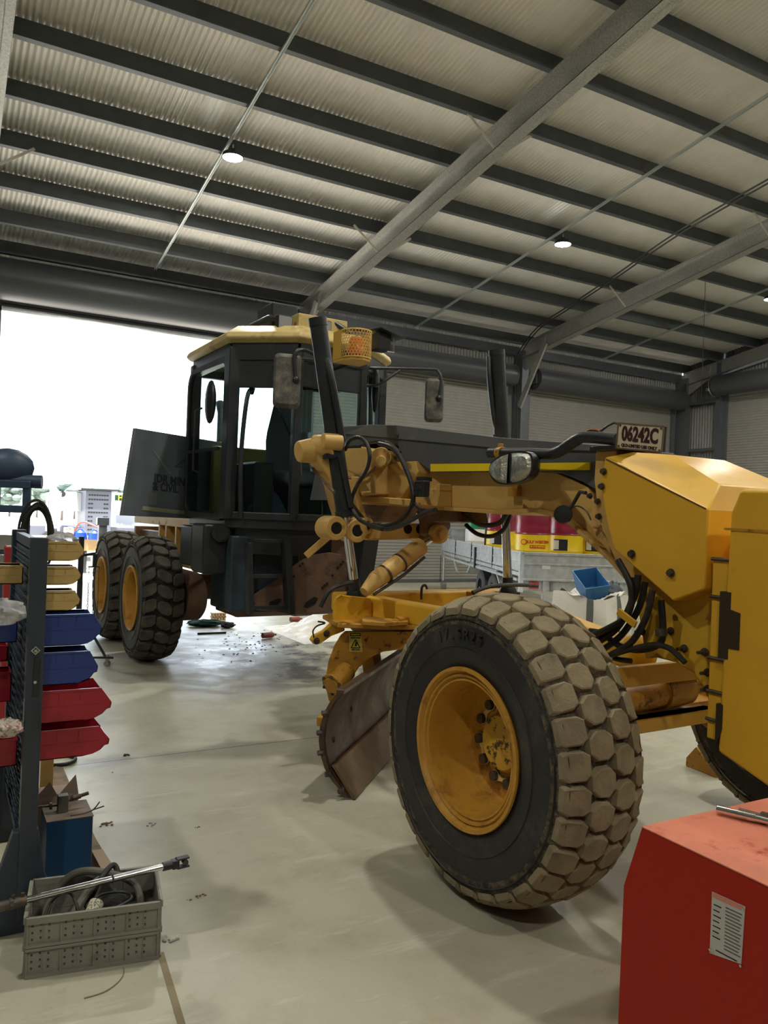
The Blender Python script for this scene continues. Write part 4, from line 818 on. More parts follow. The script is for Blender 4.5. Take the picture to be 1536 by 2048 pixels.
# hydraulic hoses looping over and under the boom
HS = [([(650, 895), (628, 900), (618, 915), (628, 940), (650, 965), (668, 985)], -.85, .012, 0), ([(690, 900), (700, 880), (722, 876), (738, 900), (735, 935), (712, 975), (703, 1010), (720, 1040), (765, 1058)], -.66, .014, 1),
      ([(758, 887), (790, 900), (815, 945), (826, 985), (822, 1015), (800, 1042), (768, 1052), (735, 1045), (712, 1020), (690, 985), (683, 940)], -.48, .017, 1), ([(826, 985), (828, 1005), (845, 1020), (872, 1020)], -.40, .014, 1),
      ([(870, 1020), (845, 1028), (800, 1052), (765, 1058), (725, 1042), (700, 1010), (684, 960), (682, 925)], -.52, .016, 1), ([(915, 1012), (935, 1035), (965, 1050), (1000, 1045), (1018, 1018)], -.10, .017, 1),
      ([(932, 1050), (955, 1068), (985, 1072), (1010, 1055), (1022, 1020)], -.05, .015, 1), ([(672, 905), (690, 895), (720, 893)], -.6, .012, 1), ([(765, 920), (740, 945), (720, 958), (695, 955)], -.45, .010, 2), ([(700, 902), (715, 893), (745, 884), (775, 886), (800, 905)], -.40, .013, 1)]
TANH = mat('tan_hose', (.24, .15, .10), .6)
for pts, y_, r_, c_ in HS: obj('hydraulic_hose', MB().tube([gy(u, v, y_) for u, v in pts], r_, 10, 7), HOSE if c_ == 1 else (BROWN if c_ == 0 else TANH), G)
wl = gy(844, 976, -.46)
WL = obj('work_light', MB().bx(wl.x-.055, wl.x+.055, wl.y-.03, wl.y+.03, wl.z-.06, wl.z+.05), BLK, G, .012)
obj('lamp_lens', MB().bx(wl.x-.047, wl.x+.047, wl.y-.033, wl.y-.03, wl.z-.052, wl.z+.040), mat('led_reflector_cells', (.10, .10, .10), .25, metal=.8, var=.6, vscale=60), WL)
obj('lamp_fins', MB().bx(wl.x-.045, wl.x+.045, wl.y-.02, wl.y+.05, wl.z+.045, wl.z+.075), BLK, WL, .004)
obj('chain', MB().tube([gy(u, v, -.86) for u, v in ((603, 905), (602, 925), (603, 950))], .006, 6), DSTEEL, G)
# --- beacon in its perforated cage
bc = ga(712, 691, -3.3); e_r = .20
bm = MB(); nx_, nz_ = 30, 13
BR, BH = .135, .25
PERF = mat('cage_yellow', (.60, .36, .07), .5)
def cagept(t_, z): a = -pi*.93+t_*pi*1.36; return V((bc.x, bc.y, bc.z))+V((-sin(a)*-BR*0, 0, 0))+V((BR*cos(a)*1.0, BR*sin(a)*1.0, z))
A0, A1 = -1.75, 1.75
dth = (A1-A0)/17
cell = MB()
for r_ in range(9):
    for c_ in range(17):
        a_c = A0+(c_+.5+(.5 if r_ % 2 else 0)-.25)*dth; z_c = -BH/2+.022+r_*(BH-.044)/8
        hwz = (BH-.044)/16; hwa = dth/2
        o8 = []; i8 = []
        for q_ in range(8):
            an = q_*pi/4+pi/8; ca, sa = cos(an), sin(an); m_ = max(abs(ca), abs(sa))
            o8.append((a_c+hwa*ca/m_, z_c+hwz*sa/m_)); i8.append((a_c+.80*hwa*ca, z_c+.80*hwz*sa))
        f_ = lambda a, z: (bc.x+BR*cos(a), bc.y+BR*sin(a), bc.z+z)
        cell.add([f_(a, z) for a, z in o8+i8], [(q_, (q_+1) % 8, (q_+1) % 8+8, q_+8) for q_ in range(8)])
for z0_, z1_ in ((-BH/2, -BH/2+.012), (BH/2-.012, BH/2)):
    cell.grid(lambda u_, v_: (bc.x+BR*cos(A0+(A1-A0)*u_), bc.y+BR*sin(A0+(A1-A0)*u_), bc.z+z0_+(z1_-z0_)*v_), 24, 1)
CG = obj('beacon_cage', cell, PERF, G, solid=.003)
obj('cage_side', MB().bx(bc.x-.17, bc.x-.02, bc.y-BR-.003, bc.y-BR, bc.z-BH/2, bc.z+BH/2).bx(bc.x-.17, bc.x-.02, bc.y+BR, bc.y+BR+.003, bc.z-BH/2, bc.z+BH/2).pz([(bc.x-.17, bc.y-BR), (bc.x, bc.y-BR), (bc.x+BR*.7, bc.y-BR*.7), (bc.x+BR, bc.y), (bc.x+BR*.7, bc.y+BR*.7), (bc.x, bc.y+BR), (bc.x-.17, bc.y+BR)], bc.z-BH/2-.02, bc.z-BH/2), PERF, CG)
obj('amber_lens', MB().lathe([(0, .075), (.05, .07), (.065, .04), (.068, -.07), (0, -.07)], bc, (0, 0, 1), 24), ORG, CG)
obj('beacon_post', MB().cyl((bc.x-.10, bc.y+.05, bc.z-.12), (bc.x-.55, bc.y+.0, bc.z-.15), .02), BLKP, CG)
lb2 = ga(768, 683, -3.6)
LB2 = obj('work_light', MB().bx(lb2.x-.1, lb2.x+.05, lb2.y-.09, lb2.y+.05, lb2.z-.09, lb2.z+.07), BLK, G, .01)
obj('lamp_hood', MB().prism([lb2+V((-.12, -.12, .10)), lb2+V((.12, -.10, .09)), lb2+V((.12, .16, .03)), lb2+V((-.12, .16, .04))], (0, 0, .01)), BLK, LB2)
obj('chrome_handle', MB().tube([lb2+V((.06, .07, .03)), lb2+V((.06, .075, -.10)), lb2+V((.06, .0, -.10))], .007, 8), CHROME, LB2)
# --- mirrors
def mirror(c_, w_, h_, tilt, arm_pts, back=(1, 0, 0)):
    rp = rpoly([(-w_/2, -h_/2), (w_/2, -h_/2), (w_/2, h_/2), (-w_/2, h_/2)], .05, 5)
    ey = V((sin(tilt)*.0-back[1], back[0], 0)).normalized(); bk = V(back).normalized()
    mb = MB(); k_ = len(rp)
    for s_, d_ in ((1, -.01), (1, .012), (.86, .035)): mb.v += [tuple(V(c_)+ey*y*s_+V((0, 0, z*s_))+bk*d_) for y, z in rp]
    mb.f = [(r_*k_+i, r_*k_+(i+1) % k_, (r_+1)*k_+(i+1) % k_, (r_+1)*k_+i) for r_ in range(2) for i in range(k_)]+[tuple(range(2*k_, 3*k_)), tuple(range(k_-1, -1, -1))]; mb.mi = [0]*len(mb.f)
    o = obj('wing_mirror', mb, MIRB, G)
    obj('mirror_glass', MB().prism([V(c_)+ey*y*.93+V((0, 0, z*.93))-bk*.0115 for y, z in rp], -bk*.001), CHROME, o)
    obj('mirror_arm', MB().tube([V(p) for p in arm_pts], .017, 10, 5), BLKP, o)
    obj('mirror_knuckle', MB().sph(V(arm_pts[-1]), .035), BLK, o)
    return o
mL = ga(574, 762, -3.55); kn = ga(592, 760, -3.5)
mirror(mL, .235, .47, 0, [ga(668, 722, -3.86), ga(640, 714, -3.7), ga(610, 700, -3.55), ga(594, 702, -3.5), ga(588, 715, -3.5), ga(590, 745, -3.5), kn], (1, -.35, 0))
obj('mirror_brace', MB().tube([ga(592, 716, -3.5), ga(640, 720, -3.7), ga(668, 724, -3.86)], .012, 8), BLKP, G)
mR = ga(868, 801, -3.75); 
MR = mirror(mR, .19, .44, 0, [ga(735, 735, -3.95), ga(745, 736, -3.9), ga(860, 739, -3.75), ga(876, 744, -3.72), ga(882, 760, -3.7), ga(880, 780, -3.7), ga(878, 797, -3.7)], (1, -.5, 0))
obj('mirror_brace', MB().tube([ga(730, 771, -3.95), ga(756, 770, -3.88), ga(775, 758, -3.85), ga(800, 741, -3.82)], .015, 8, 4), BLKP, MR)
obj('cab_side_mirror', MB().sph(ga(751, 780, -4.0), .17, sc=(.3, .22, 1.35)), BLK, G)
for u in (729, 741): obj('cab_side_bar', MB().tube([ga(u, 735, -4.2), ga(u-1, 850, -4.2)], .025, 8), BLKP, G)
obj('grey_side_panel', MB().prism([ga(u, v, -3.75) for u, v in ((643, 1000), (620, 1000), (634, 930), (650, 925), (672, 1000))], (.02, 0, 0)), mat('grey_panel', (.10, .11, .125), .5), G)
# white/blue cloth hanging in the cab
obj('hanging_cloth', MB().grid(lambda a, b_: ga(602+22*a-4*b_, 780+85*b_, -4.55)+V((.02*sin(a*14), 0, 0)), 14, 8), mat('pale_cloth', (.45, .52, .55), .8), G)
# ------------------------------------------------------------------ red cabinet in the foreground and what lies on it
cz = .90; X0 = 1.62
rc = MB().px([(1.457, cz), (1.512, .725), (1.518, .02), (.70, .02), (.70, cz)], X0, X0+.85)
RC = obj('red_cabinet', rc, RED, None, .004)
tag(RC, 'red steel cabinet with a dusty pink top standing at the right front', 'cabinet')
obj('cabinet_top', MB().bx(X0-.001, X0+.851, .699, 1.456, cz, cz+.003), REDTOP, RC)
obj('cabinet_foot', MB().bx(X0+.03, X0+.82, .74, 1.48, 0, .025), BLKP, RC)
q = [wx(u, v, X0-.0005) for u, v in ((1425, 1783), (1491, 1813), (1483, 1928), (1420, 1906))]
LP = obj('data_plate', MB().prism(q, (-.0015, 0, 0)), mat('plate_silver', (.48, .46, .43), .45), RC)
e1 = (q[1]-q[0]).normalized(); e2 = (q[0]-q[3]).normalized(); cc = sum(q, V())/4; wS, hS = (q[1]-q[0]).length, (q[0]-q[3]).length; n_ = V((-1, 0, 0)); GREYP = mat('grey_print', (.12, .11, .11), .6)
def strip(a0, a1, b0, m_, nm='print_line', par=LP, hh=.012): obj(nm, MB().prism([cc+n_*.0018+e1*wS*a+e2*hS*b_ for a, b_ in ((a0, b0), (a1, b0), (a1, b0+hh), (a0, b0+hh))], n_*.0004), m_, par)
strip(-.46, .46, .40, mat('print_salmon', (.60, .22, .16), .5), 'plate_heading', hh=.07)
for k_ in range(13): strip(-.05, .44-.03*(k_ % 3), .32-k_*.055, GREYP, hh=.018)
for k_ in range(7): strip(-.42, -.18-.05*(k_ % 2), .28-k_*.085, BLACKP, hh=.018)
strip(-.30, .35, -.43, BLACKP, hh=.02)
for a, b_ in ((-.47, -.46), (-.40, -.46), (.47, .42), (.46, -.46)): p = cc+e1*wS*a+e2*hS*b_; obj('rivet', MB().cyl(p, p+n_*.004, .003, n=10), STEEL, LP)
pa, pb = gz(1434, 1618, cz+.017), gz(1560, 1648, cz+.017)
tag(obj('chrome_bar', MB().cyl(pa, pa+(pb-pa)*.62, .011, n=20).cyl(pa+(pb-pa)*.62, pb, .009, n=20).cyl(pa+(pb-pa)*.44, pa+(pb-pa)*.46, .0118, n=20), CHROME, None), 'chrome extension bar lying across the top of the red cabinet', 'tool')
pa, pb = gz(1478, 1622, cz+.019), gz(1522, 1634, cz+.019)
tag(obj('dark_bolt', MB().cyl(pa, pb, .009, n=14).cyl(pb, pb+(pb-pa)*.28, .016, n=6), DSTEEL, None), 'dark threaded bolt lying behind the chrome bar on the red cabinet', 'bolt')
# ------------------------------------------------------------------ bin rack
RK = thing('bin_rack', 'dark blue-grey louvred rack holding plastic bins on both sides', 'rack', (0, 0, 0))
RKM = mat('rack_blue_grey', (.035, .045, .06), .4, var=.1); LOUV = mat('louvre_panel_grey', (.075, .10, .14), .4, var=.1)
obj('rack_post', MB().pz(rpoly([(.302, 3.36), (.366, 3.36), (.366, 3.42), (.302, 3.42)], .006), .05, 1.552), RKM, RK, .006)
obj('rack_post', MB().bx(.302, .366, 4.30, 4.36, .05, 1.552), RKM, RK, .006)
lp = MB(); 
lp.bx(.318, .352, 3.42, 4.30, 1.50, 1.54).bx(.318, .352, 3.42, 4.30, .25, .29)
for z in [1.47-.04*i for i in range(31)]:
    lp.add([(.322, 3.42, z-.018), (.322, 4.30, z-.018), (.322, 4.30, z+.018), (.322, 3.42, z+.018)], [(0, 1, 2, 3)])
obj('louvred_panel', lp.bx(.328, .342, 3.42, 4.30, .28, 1.50), LOUV, RK)
lv = MB()
for i in range(30):
    z = 1.455-.04*i
    for k_ in range(9):
        y0 = 3.44+.096*k_+(.02 if i % 2 else 0)
        for s_, x in ((-1, .321), (1, .349)): lv.add([(x, y0, z), (x, y0+.075, z), (x+s_*.012, y0+.075, z+.016), (x+s_*.012, y0, z+.016)], [(0, 1, 2, 3)])
obj('louvre_lips', lv, LOUV, RK, solid=.0015)
obj('rack_foot', MB().py([(.28, .40), (.22, .2), (.14, .06), (-.12, .06), (-.12, 0), (.56, 0), (.56, .06), (.46, .08), (.40, .22), (.372, .40)], 3.365, 3.415), RKM, RK, .006)
obj('rack_foot', MB().py([(.28, .40), (.14, .06), (-.12, .06), (-.12, 0), (.56, 0), (.56, .06), (.46, .08), (.372, .40)], 4.305, 4.355), RKM, RK, .006)
obj('adjuster_bar', MB().bx(.330, .352, 3.352, 3.36, .93, 1.08), BLK, RK, .002)
p = wy(71, 1301, 3.352); obj('catch_plate', MB().lathe([(.012, 0), (.017, 0), (.017, .006), (.012, .006)], p, (0, -1, 0), 4, True).cyl(p, p+V((0, -.012, 0)), .006), STEEL, RK)
p = wy(70, 1364, 3.352); obj('catch_bolt', MB().cyl(p, p+V((0, -.008, 0)), .006, n=12), STEEL, RK)
YB_ = mat('yellow_bin_plastic', (.52, .36, .13), .4, coat=.2); BB_ = mat('blue_bin_plastic', (.02, .045, .22), .35, coat=.2); RB_ = mat('red_bin_plastic', (.36, .012, .03), .35, coat=.2)
def binmb(Lx, Wy, Hz, s_=1):
    mb = MB(); t_ = .004
    pr = [(0, 0), (Lx*.62, .0), (Lx*.76, Hz*.05), (Lx*.87, Hz*.16), (Lx*.93, Hz*.30), (Lx*.985, Hz*.33), (Lx, Hz*.46), (Lx, Hz*.52), (Lx*.84, Hz), (0, Hz)]
    pr = [(x*s_, z) for x, z in pr]
    mb.py(pr, 0, t_).py(pr, Wy-t_, Wy)
    mb.prism([(0, 0, 0), (pr[1][0], 0, 0), (pr[1][0], 0, t_), (0, 0, t_)], (0, Wy, 0))
    mb.py([(0, 0), (t_*s_, 0), (t_*s_, Hz), (0, Hz)], 0, Wy)
    fr_ = pr[1:8]; inn = [(x-s_*t_, z) for x, z in fr_[::-1]]; mb.py(fr_+inn, 0, Wy)
    mb.py([(x, z) for x, z in ((0, Hz-.008), (Lx*.78*s_, Hz-.008), (Lx*.78*s_, Hz+.001), (0, Hz+.001))], -.004, .004).py([(x, z) for x, z in ((0, Hz-.008), (Lx*.78*s_, Hz-.008), (Lx*.78*s_, Hz+.001), (0, Hz+.001))], Wy-.004, Wy+.004)
    for k_ in (.25, .55): mb.bx(Lx*k_*s_-.001, Lx*k_*s_+.001, -.003, 0, Hz*.62, Hz-.008)
    mb.bx(min(0, Lx*.9*s_), max(0, Lx*.9*s_), -.0015, 0, Hz*.49, Hz*.51)
    return mb
def bin_(x, y, z, Lx, Wy, Hz, m_, s_, lab, grp, name='storage_bin'):
    o = obj(name, binmb(Lx, Wy, Hz, s_), m_, None, .0015, loc_=(x, y, z)); return tag(o, lab, 'bin', grp)
XR0 = .3675
for v0, v1, Lx, m_, lab in ((1083, 1122, .145, YB_, 'yellow bin on the right side of the rack, topmost, with clear wrap in it'), (1133, 1170, .135, YB_, 'yellow bin on the right side of the rack, second from the top'), (1182, 1222, .135, YB_, 'yellow bin on the right side of the rack, just above the blue bins'),
                            (1230, 1293, .225, BB_, 'blue bin on the right side of the rack, upper one of two'), (1306, 1371, .215, BB_, 'blue bin on the right side of the rack, lower one above the red bins'), (1383, 1447, .275, RB_, 'red bin on the right side of the rack, upper one of two'), (1462, 1520, .272, RB_, 'red bin on the right side of the rack, lowest of all')):
    a, b_ = wy(95, v0, 3.43), wy(95, v1, 3.43); h = a.z-b_.z
    bin_(XR0, 3.43, b_.z, Lx, .11 if m_ == YB_ else .15 if m_ == BB_ else .21, h, m_, 1, lab, 'bins on the right side of the rack')
for u, v0, v1, m_, lab in ((54, 1130, 1168, YB_, 'yellow bin on the left side of the rack, above the bagged blue bin'), (42, 1226, 1284, BB_, 'blue bin holding a clear bag, left side of the rack'), (22, 1288, 1322, RB_, 'small red bin on the left side of the rack, just under the blue one'), (29, 1338, 1402, RB_, 'red bin on the left side of the rack, middle one'), (42, 1470, 1530, RB_, 'red bin with paper packets, lowest on the left side of the rack')):
    a, b_ = wx(u, v0, .317), wx(u, v1, .317)
    y0 = b_.y
    bin_(.3005, y0, b_.z, .26, .14, a.z-b_.z, m_, -1, lab, 'bins on the left side of the rack')
PLAS = mat('clear_plastic', (.80, .82, .85), .15, trans=.75, ior=1.2, bump=.5, bscale=25)
def crumple(c_, sx, sy, sz, m_, name, lab, cat, seed=1, nu=24, nv=14, amp=.25, **kw):
    rnd = random.Random(seed); ph = [rnd.uniform(0, 6) for _ in range(6)]; c_ = V(c_)
    def f(a, b_):
        th, fi = 2*pi*a, pi*b_; k_ = 1+amp*(sin(5*th+ph[0]+4*b_)*.4+sin(9*th+ph[1])*sin(7*fi+ph[2])*.5+sin(3*th+ph[3]-6*fi)*.4)
        return c_+V((sx*k_*cos(th)*sin(fi), sy*k_*sin(th)*sin(fi), sz*(.5+.5*cos(fi)*k_) if b_ < .55 else sz*(.5+.5*cos(fi))))
    return tag(obj(name, MB().grid(f, nu, nv), m_, None, ang=50, **kw), lab, cat)
a = wx(20, 1226, .2); crumple((a.x-.02, a.y+.07, a.z-.05), .07, .06, .085, PLAS, 'plastic_bag', 'clear plastic bag bulging from the blue bin on the left side of the rack', 'bag', 4)
a = wy(125, 1078, 3.48); crumple((a.x, a.y, a.z-.035), .06, .05, .06, PLAS, 'plastic_wrap', 'crumpled clear wrap sticking out of the topmost yellow bin', 'wrap', 9)
a = wx(14, 1465, .24); crumple((a.x, a.y+.04, a.z-.03), .06, .05, .07, mat('white_packet', (.55, .5, .44), .6, col2=(.25, .1, .08), vscale=20), 'paper_packet', 'creased paper packet in the lowest red bin on the left of the rack', 'packet', 12)
# timber offcut, plywood, blue box, vice, papers
WOOD = mat('pale_timber', (.50, .32, .10), .6, var=.12, vscale=6); PLY = mat('dirty_plywood', (.20, .14, .09), .8, var=.25, vscale=5, dirt=(.10, .08, .06), dscale=9)
a = gz(91, 1640, 0); tag(obj('timber_post', MB().bx(a.x-.035, a.x+.028, a.y-.02, a.y+.02, .012, .60), WOOD, None, .002), 'short pale timber post standing under the red bins behind the blue box', 'timber')
PLs = [gz(u, v, 0) for u, v in ((70, 1760), (75, 1600), (110, 1535), (126, 1538), (152, 1600), (192, 1682), (238, 1760))]
tag(obj('plywood_sheet', MB().prism([V((p.x, p.y, .0005)) for p in PLs], (0, 0, .010)), PLY, None), 'dirty plywood sheet on the floor under the blue box', 'sheet')
bx0 = .435; by0 = 3.655
BBX = tag(obj('blue_box', MB().bx(bx0, bx0+.19, by0, by0+.21, .0115, .31), mat('deep_blue_paint', (.008, .05, .13), .45, var=.1), None, .004), 'tall blue steel box with a brown dusty top beside the rack foot', 'box')
obj('box_top', MB().bx(bx0-.002, bx0+.192, by0-.002, by0+.212, .31, .314), mat('brown_dusty_top', (.19, .15, .12), .8, var=.2, vscale=10), BBX)
VC = thing('bench_clamp', 'small rusty steel clamp block standing on the blue box', 'clamp', (bx0+.075, by0+.10, .314))
obj('clamp_block', MB().bx(-.022, .022, -.02, .02, 0, .075), mat('grey_cast_iron', (.14, .125, .11), .6, var=.2), VC, .003)
obj('clamp_screw', MB().cyl((-.10, 0, .035), (-.02, 0, .03), .005).cyl((-.055, 0, .032), (-.045, 0, .032), .016).cyl((.02, 0, .05), (.075, .01, .055), .011), DSTEEL, VC)
obj('clamp_handle', MB().cyl((.03, .008, .053), (.045, .006, .054), .016).cyl((.07, .01, .055), (.11, .014, .062), .008), DSTEEL, VC)
tag(obj('bent_wire', MB().tube([(bx0+.10, by0+.03, .318), (bx0+.15, by0+.02, .321), (bx0+.19, by0+.01, .335), (bx0+.215, by0+.0, .37)], .003, 6, 6).tube([(bx0+.19, by0+.01, .335), (bx0+.235, by0, .348)], .003, 6), DSTEEL, None), 'forked piece of bent wire lying on the blue box', 'wire')
def sheetpoly(pts, m_, name, lab, cat): return tag(obj(name, MB().prism(pts, (.0, .003, .002)), m_, None), lab, cat)
def gp(u, v, z): return gz(u, v, z)
KR = mat('brown_paper', (.33, .26, .21), .85, var=.1)
yb2 = by0+.23
c0_ = (bx0, by0+.225, 0)
tag(obj('cardboard_box', MB().bx(bx0-.03, bx0+.16, yb2, yb2+.15, .0115, .34).prism([(bx0-.03, yb2, .34), (bx0+.07, yb2, .34), (bx0+.03, yb2-.03, .42)], (0, .003, 0)).prism([(bx0+.07, yb2, .34), (bx0+.16, yb2, .34), (bx0+.145, yb2-.0, .43)], (0, .003, 0)), KR, None), 'brown cardboard carton with ragged open flaps behind the blue box', 'carton')
pa, pb = gz(186, 1695, .06), gz(224, 1752, .03)
tag(obj('cardboard_strip', MB().bar(gz(194, 1700, .02), gz(222, 1748, .20), .05, .004), mat('kraft_card', (.33, .24, .16), .8), None), 'torn strip of brown cardboard leaning behind the grey crate', 'cardboard')
tag(obj('rubber_ring', MB().lathe([(.10+.012*cos(k_*pi/4), .012+.012*sin(k_*pi/4)) for k_ in range(9)], gz(118, 1524), (0, 0, 1), 32), HOSE, None), 'black rubber ring lying on the floor under the lowest red bin', 'ring')
# ------------------------------------------------------------------ folding crate
A_, B_ = gz(49, 1957), gz(316, 1916); ex = (B_-A_).normalized(); ey = V((-ex.y, ex.x, 0)); LX, LY, LZ = (B_-A_).length, .30, .215
CRM = mat('grey_crate_plastic', (.225, .22, .185), .5, var=.08, dirt=(.12, .11, .09), dscale=7, dthr=(.55, .8))
CR = thing('folding_crate', 'grey folding plastic crate full of old hoses on the floor at the left front', 'crate', A_, math.atan2(ex.y, ex.x))
fw_ = MB(); T = .008
def wall(mb, o, dx, Lw, nrm):   # ribbed, pierced crate wall with frame bars
    o, dx, nrm = V(o), V(dx), V(nrm)
    mb.obx(o+dx*Lw/2+V((0, 0, LZ/2)), dx*Lw/2, nrm*.0015, V((0, 0, LZ/2)))
    for z, h in ((.006, .012), (LZ*.47, .010), (LZ*.53, .010), (LZ-.012, .024)): mb.obx(o+dx*Lw/2+nrm*-.004+V((0, 0, z)), dx*Lw/2, nrm*.007, V((0, 0, h/2)))
    nv = max(3, int(Lw/.11))
    for k_ in range(nv+1): mb.obx(o+dx*(.004+(Lw-.008)*k_/nv)-nrm*.002+V((0, 0, LZ/2)), dx*.003, nrm*.005, V((0, 0, LZ/2)))
    for k_ in range(nv): mb.obx(o+dx*(Lw*(k_+.5)/nv)-nrm*.0015+V((0, 0, LZ/2)), dx*.0012, nrm*.003, V((0, 0, LZ/2)))
for nm, o, dx, Lw, nrm in (('front_wall', (0, 0, 0), (1, 0, 0), LX, (0, 1, 0)), ('back_wall', (0, LY, 0), (1, 0, 0), LX, (0, -1, 0)), ('side_wall', (0, 0, 0), (0, 1, 0), LY, (1, 0, 0)), ('side_wall', (LX, 0, 0), (0, 1, 0), LY, (-1, 0, 0))):
    mb = MB(); wall(mb, o, dx, Lw, nrm); sl = mb; mb.cur = 1
    for k_ in range(int(Lw/.0275)):
        for z0_, kz in ((.03, 3), (LZ*.5+.025, 3)):
            if k_ % 4 == 3: continue
            for r_ in range(kz): 
                for dz_ in (0, .0045): sl.obx(V(o)+V(dx)*(.02+k_*.0275)-V(nrm)*.0018+V((0, 0, z0_+r_*.024+dz_+.004*(k_ % 2))), V(dx)*.0035, V(nrm)*.0006, V((0, 0, .0012)))
    obj(nm, mb, [CRM, BLACKP], CR)
obj('crate_base', MB().bx(0, LX, 0, LY, .0, .008), CRM, CR)
def inc(x, y, z): return A_+ex*x+ey*y+V((0, 0, z))
CH2 = [([(.05, .06, .05), (.06, .22, .14), (.14, .26, .235), (.26, .24, .24), (.38, .2, .19), (.40, .10, .10)], .014, 'thick grey-brown hose arching along the back of the crate'), ([(.12, .05, .08), (.16, .12, .16), (.22, .2, .21), (.26, .25, .22)], .016, 'ribbed hose leaning diagonally inside the crate'),
       ([(.04, .04, .10), (.07, .12, .2), (.14, .14, .22), (.18, .08, .14), (.20, .03, .08)], .006, 'thin black lead looping at the left end of the crate'), ([(.22, .06, .16), (.30, .04, .19), (.36, .10, .19), (.33, .18, .18), (.25, .18, .18), (.20, .12, .17), (.24, .05, .165)], .005, 'coil of thin black lead in the middle of the crate'),
       ([(.20, .22, .12), (.24, .2, .22), (.29, .25, .26), (.31, .24, .235), (.29, .22, .225)], .011, 'black hose with a hooked end sticking up at the crate back')]
HM = mat('old_hose', (.10, .095, .075), .6, var=.2)
for pts, r_, lab in CH2: tag(obj('old_hose', MB().tube([inc(*p) for p in pts], r_, 10, 8), HM if r_ > .012 else HOSE, None), lab, 'hose', 'hoses in the grey crate')
crumple(inc(.22, .15, .012), .17, .11, .12, mat('black_lead_heap', (.02, .02, .02), .5, bump=1, bscale=40), 'lead_bundle', 'dark tangled bundle of leads filling the bottom of the crate', 'leads', 21, amp=.2)
tag(obj('tape_roll', MB().cyl(inc(.215, .035, .175), inc(.235, .075, .205), .027, n=24), mat('cream_label', (.52, .50, .36), .6, col2=(.12, .12, .1), vscale=60, thr=(.5, .55)), None, .003), 'cream labelled roll lying against the front wall of the crate', 'roll')
tag(obj('bolt_pile', MB().sph(inc(.29, .11, .185), .05, sc=(1, .8, .35)), mat('oily_chain', (.03, .03, .03), .3, metal=.6, bump=1, bscale=80), None), 'oily heap of chain links among the coiled leads in the crate', 'chain')
# drive shaft across the crate
s0, s1 = gz(-20, 1818, .243), gz(328, 1733, .262)
DS = tag(obj('drive_shaft', MB().cyl(s0+(s1-s0)*.18, s1, .0125, .0125, n=24), CHROME, None), 'long chromed shaft with a black forked end laid across the grey crate', 'shaft')
dd = (s1-s0).normalized(); sd2 = dd.cross(V((0, 0, 1))).normalized(); u2 = sd2.cross(dd)
obj('shaft_sleeve', MB().cyl(s0, s0+(s1-s0)*.19, .018, n=16).cyl(s0+(s1-s0)*.10, s0+(s1-s0)*.12, .022, n=8), DSTEEL, DS)
for t_ in (.12, .17): p = s0+(s1-s0)*t_; obj('clamp_nut', MB().cyl(p, p+V((0, 0, .03)), .007, n=6), DSTEEL, DS)
obj('shaft_collar', MB().cyl(s1-dd*.005, s1+dd*.035, .017, n=24), BLK, DS)
fk = MB()
fk.obx(s1+dd*.045, dd*.014, sd2*.016, u2*.017)
for s_ in (-1, 1): fk.obx(s1+dd*.075+u2*s_*.017, dd*.026, sd2*.015, u2*.004)
obj('fork_end', fk, BLK, DS, .003); obj('fork_pin', MB().cyl(s1+dd*.085-sd2*.012, s1+dd*.085+sd2*.012, .011, n=16), DSTEEL, DS)
obj('wire_tie', MB().lathe([(.0135, -.003), (.016, 0), (.0135, .003)], s0+(s1-s0)*.68, dd, 16), DSTEEL, DS)
# floor litter near the crate
tag(obj('loose_wire', MB().tube([gz(u, v, .003) for u, v in ((247, 1935), (246, 1950), (232, 1968), (205, 1985), (168, 1996))], .0022, 6, 6), mat('wire_grey', (.25, .23, .17), .6), None), 'thin curved wire on the floor in front of the grey crate', 'wire')
rnd = random.Random(11)
for n_i, (u, v, r_) in enumerate(((400, 1793, .018), (340, 1882, .022), (248, 1512, .03), (212, 1650, .03), (302, 1650, .02), (395, 1655, .012), (195, 1500, .015), (380, 1800, .01), (225, 1545, .008), (160, 1700, .006))):
    c_ = gz(u, v, .0); mb = MB()
    for k_ in range(7):
        a = rnd.uniform(0, 6.28); d_ = rnd.uniform(0, r_*1.3); mb.sph(c_+V((d_*cos(a), d_*sin(a), r_*.12)), r_*rnd.uniform(.2, .45), 6, 5, sc=(1, rnd.uniform(.5, 1), .45))
    tag(obj('dirt_clump', mb, mat('clump%d' % n_i, ((.16, .12, .08), (.3, .3, .3), (.05, .04, .035))[n_i % 3], .9), None), None, 'dirt', 'clumps of dirt on the floor')['label'] = ['pinkish clump of dry soil right of the grey crate', 'grey clump of dirt at the right corner of the crate', 'dark oily clump beside the floor joint near the rack', 'dark leafy clump right of the blue box', 'pale clump on the floor right of the blue box', 'dark fleck of dirt in the open floor', 'dark clump just beside the lowest red bin', 'small pale crumb beside the pinkish clump', 'small dark crumb near the floor joint', 'dark crumb between blue box and crate'][n_i]
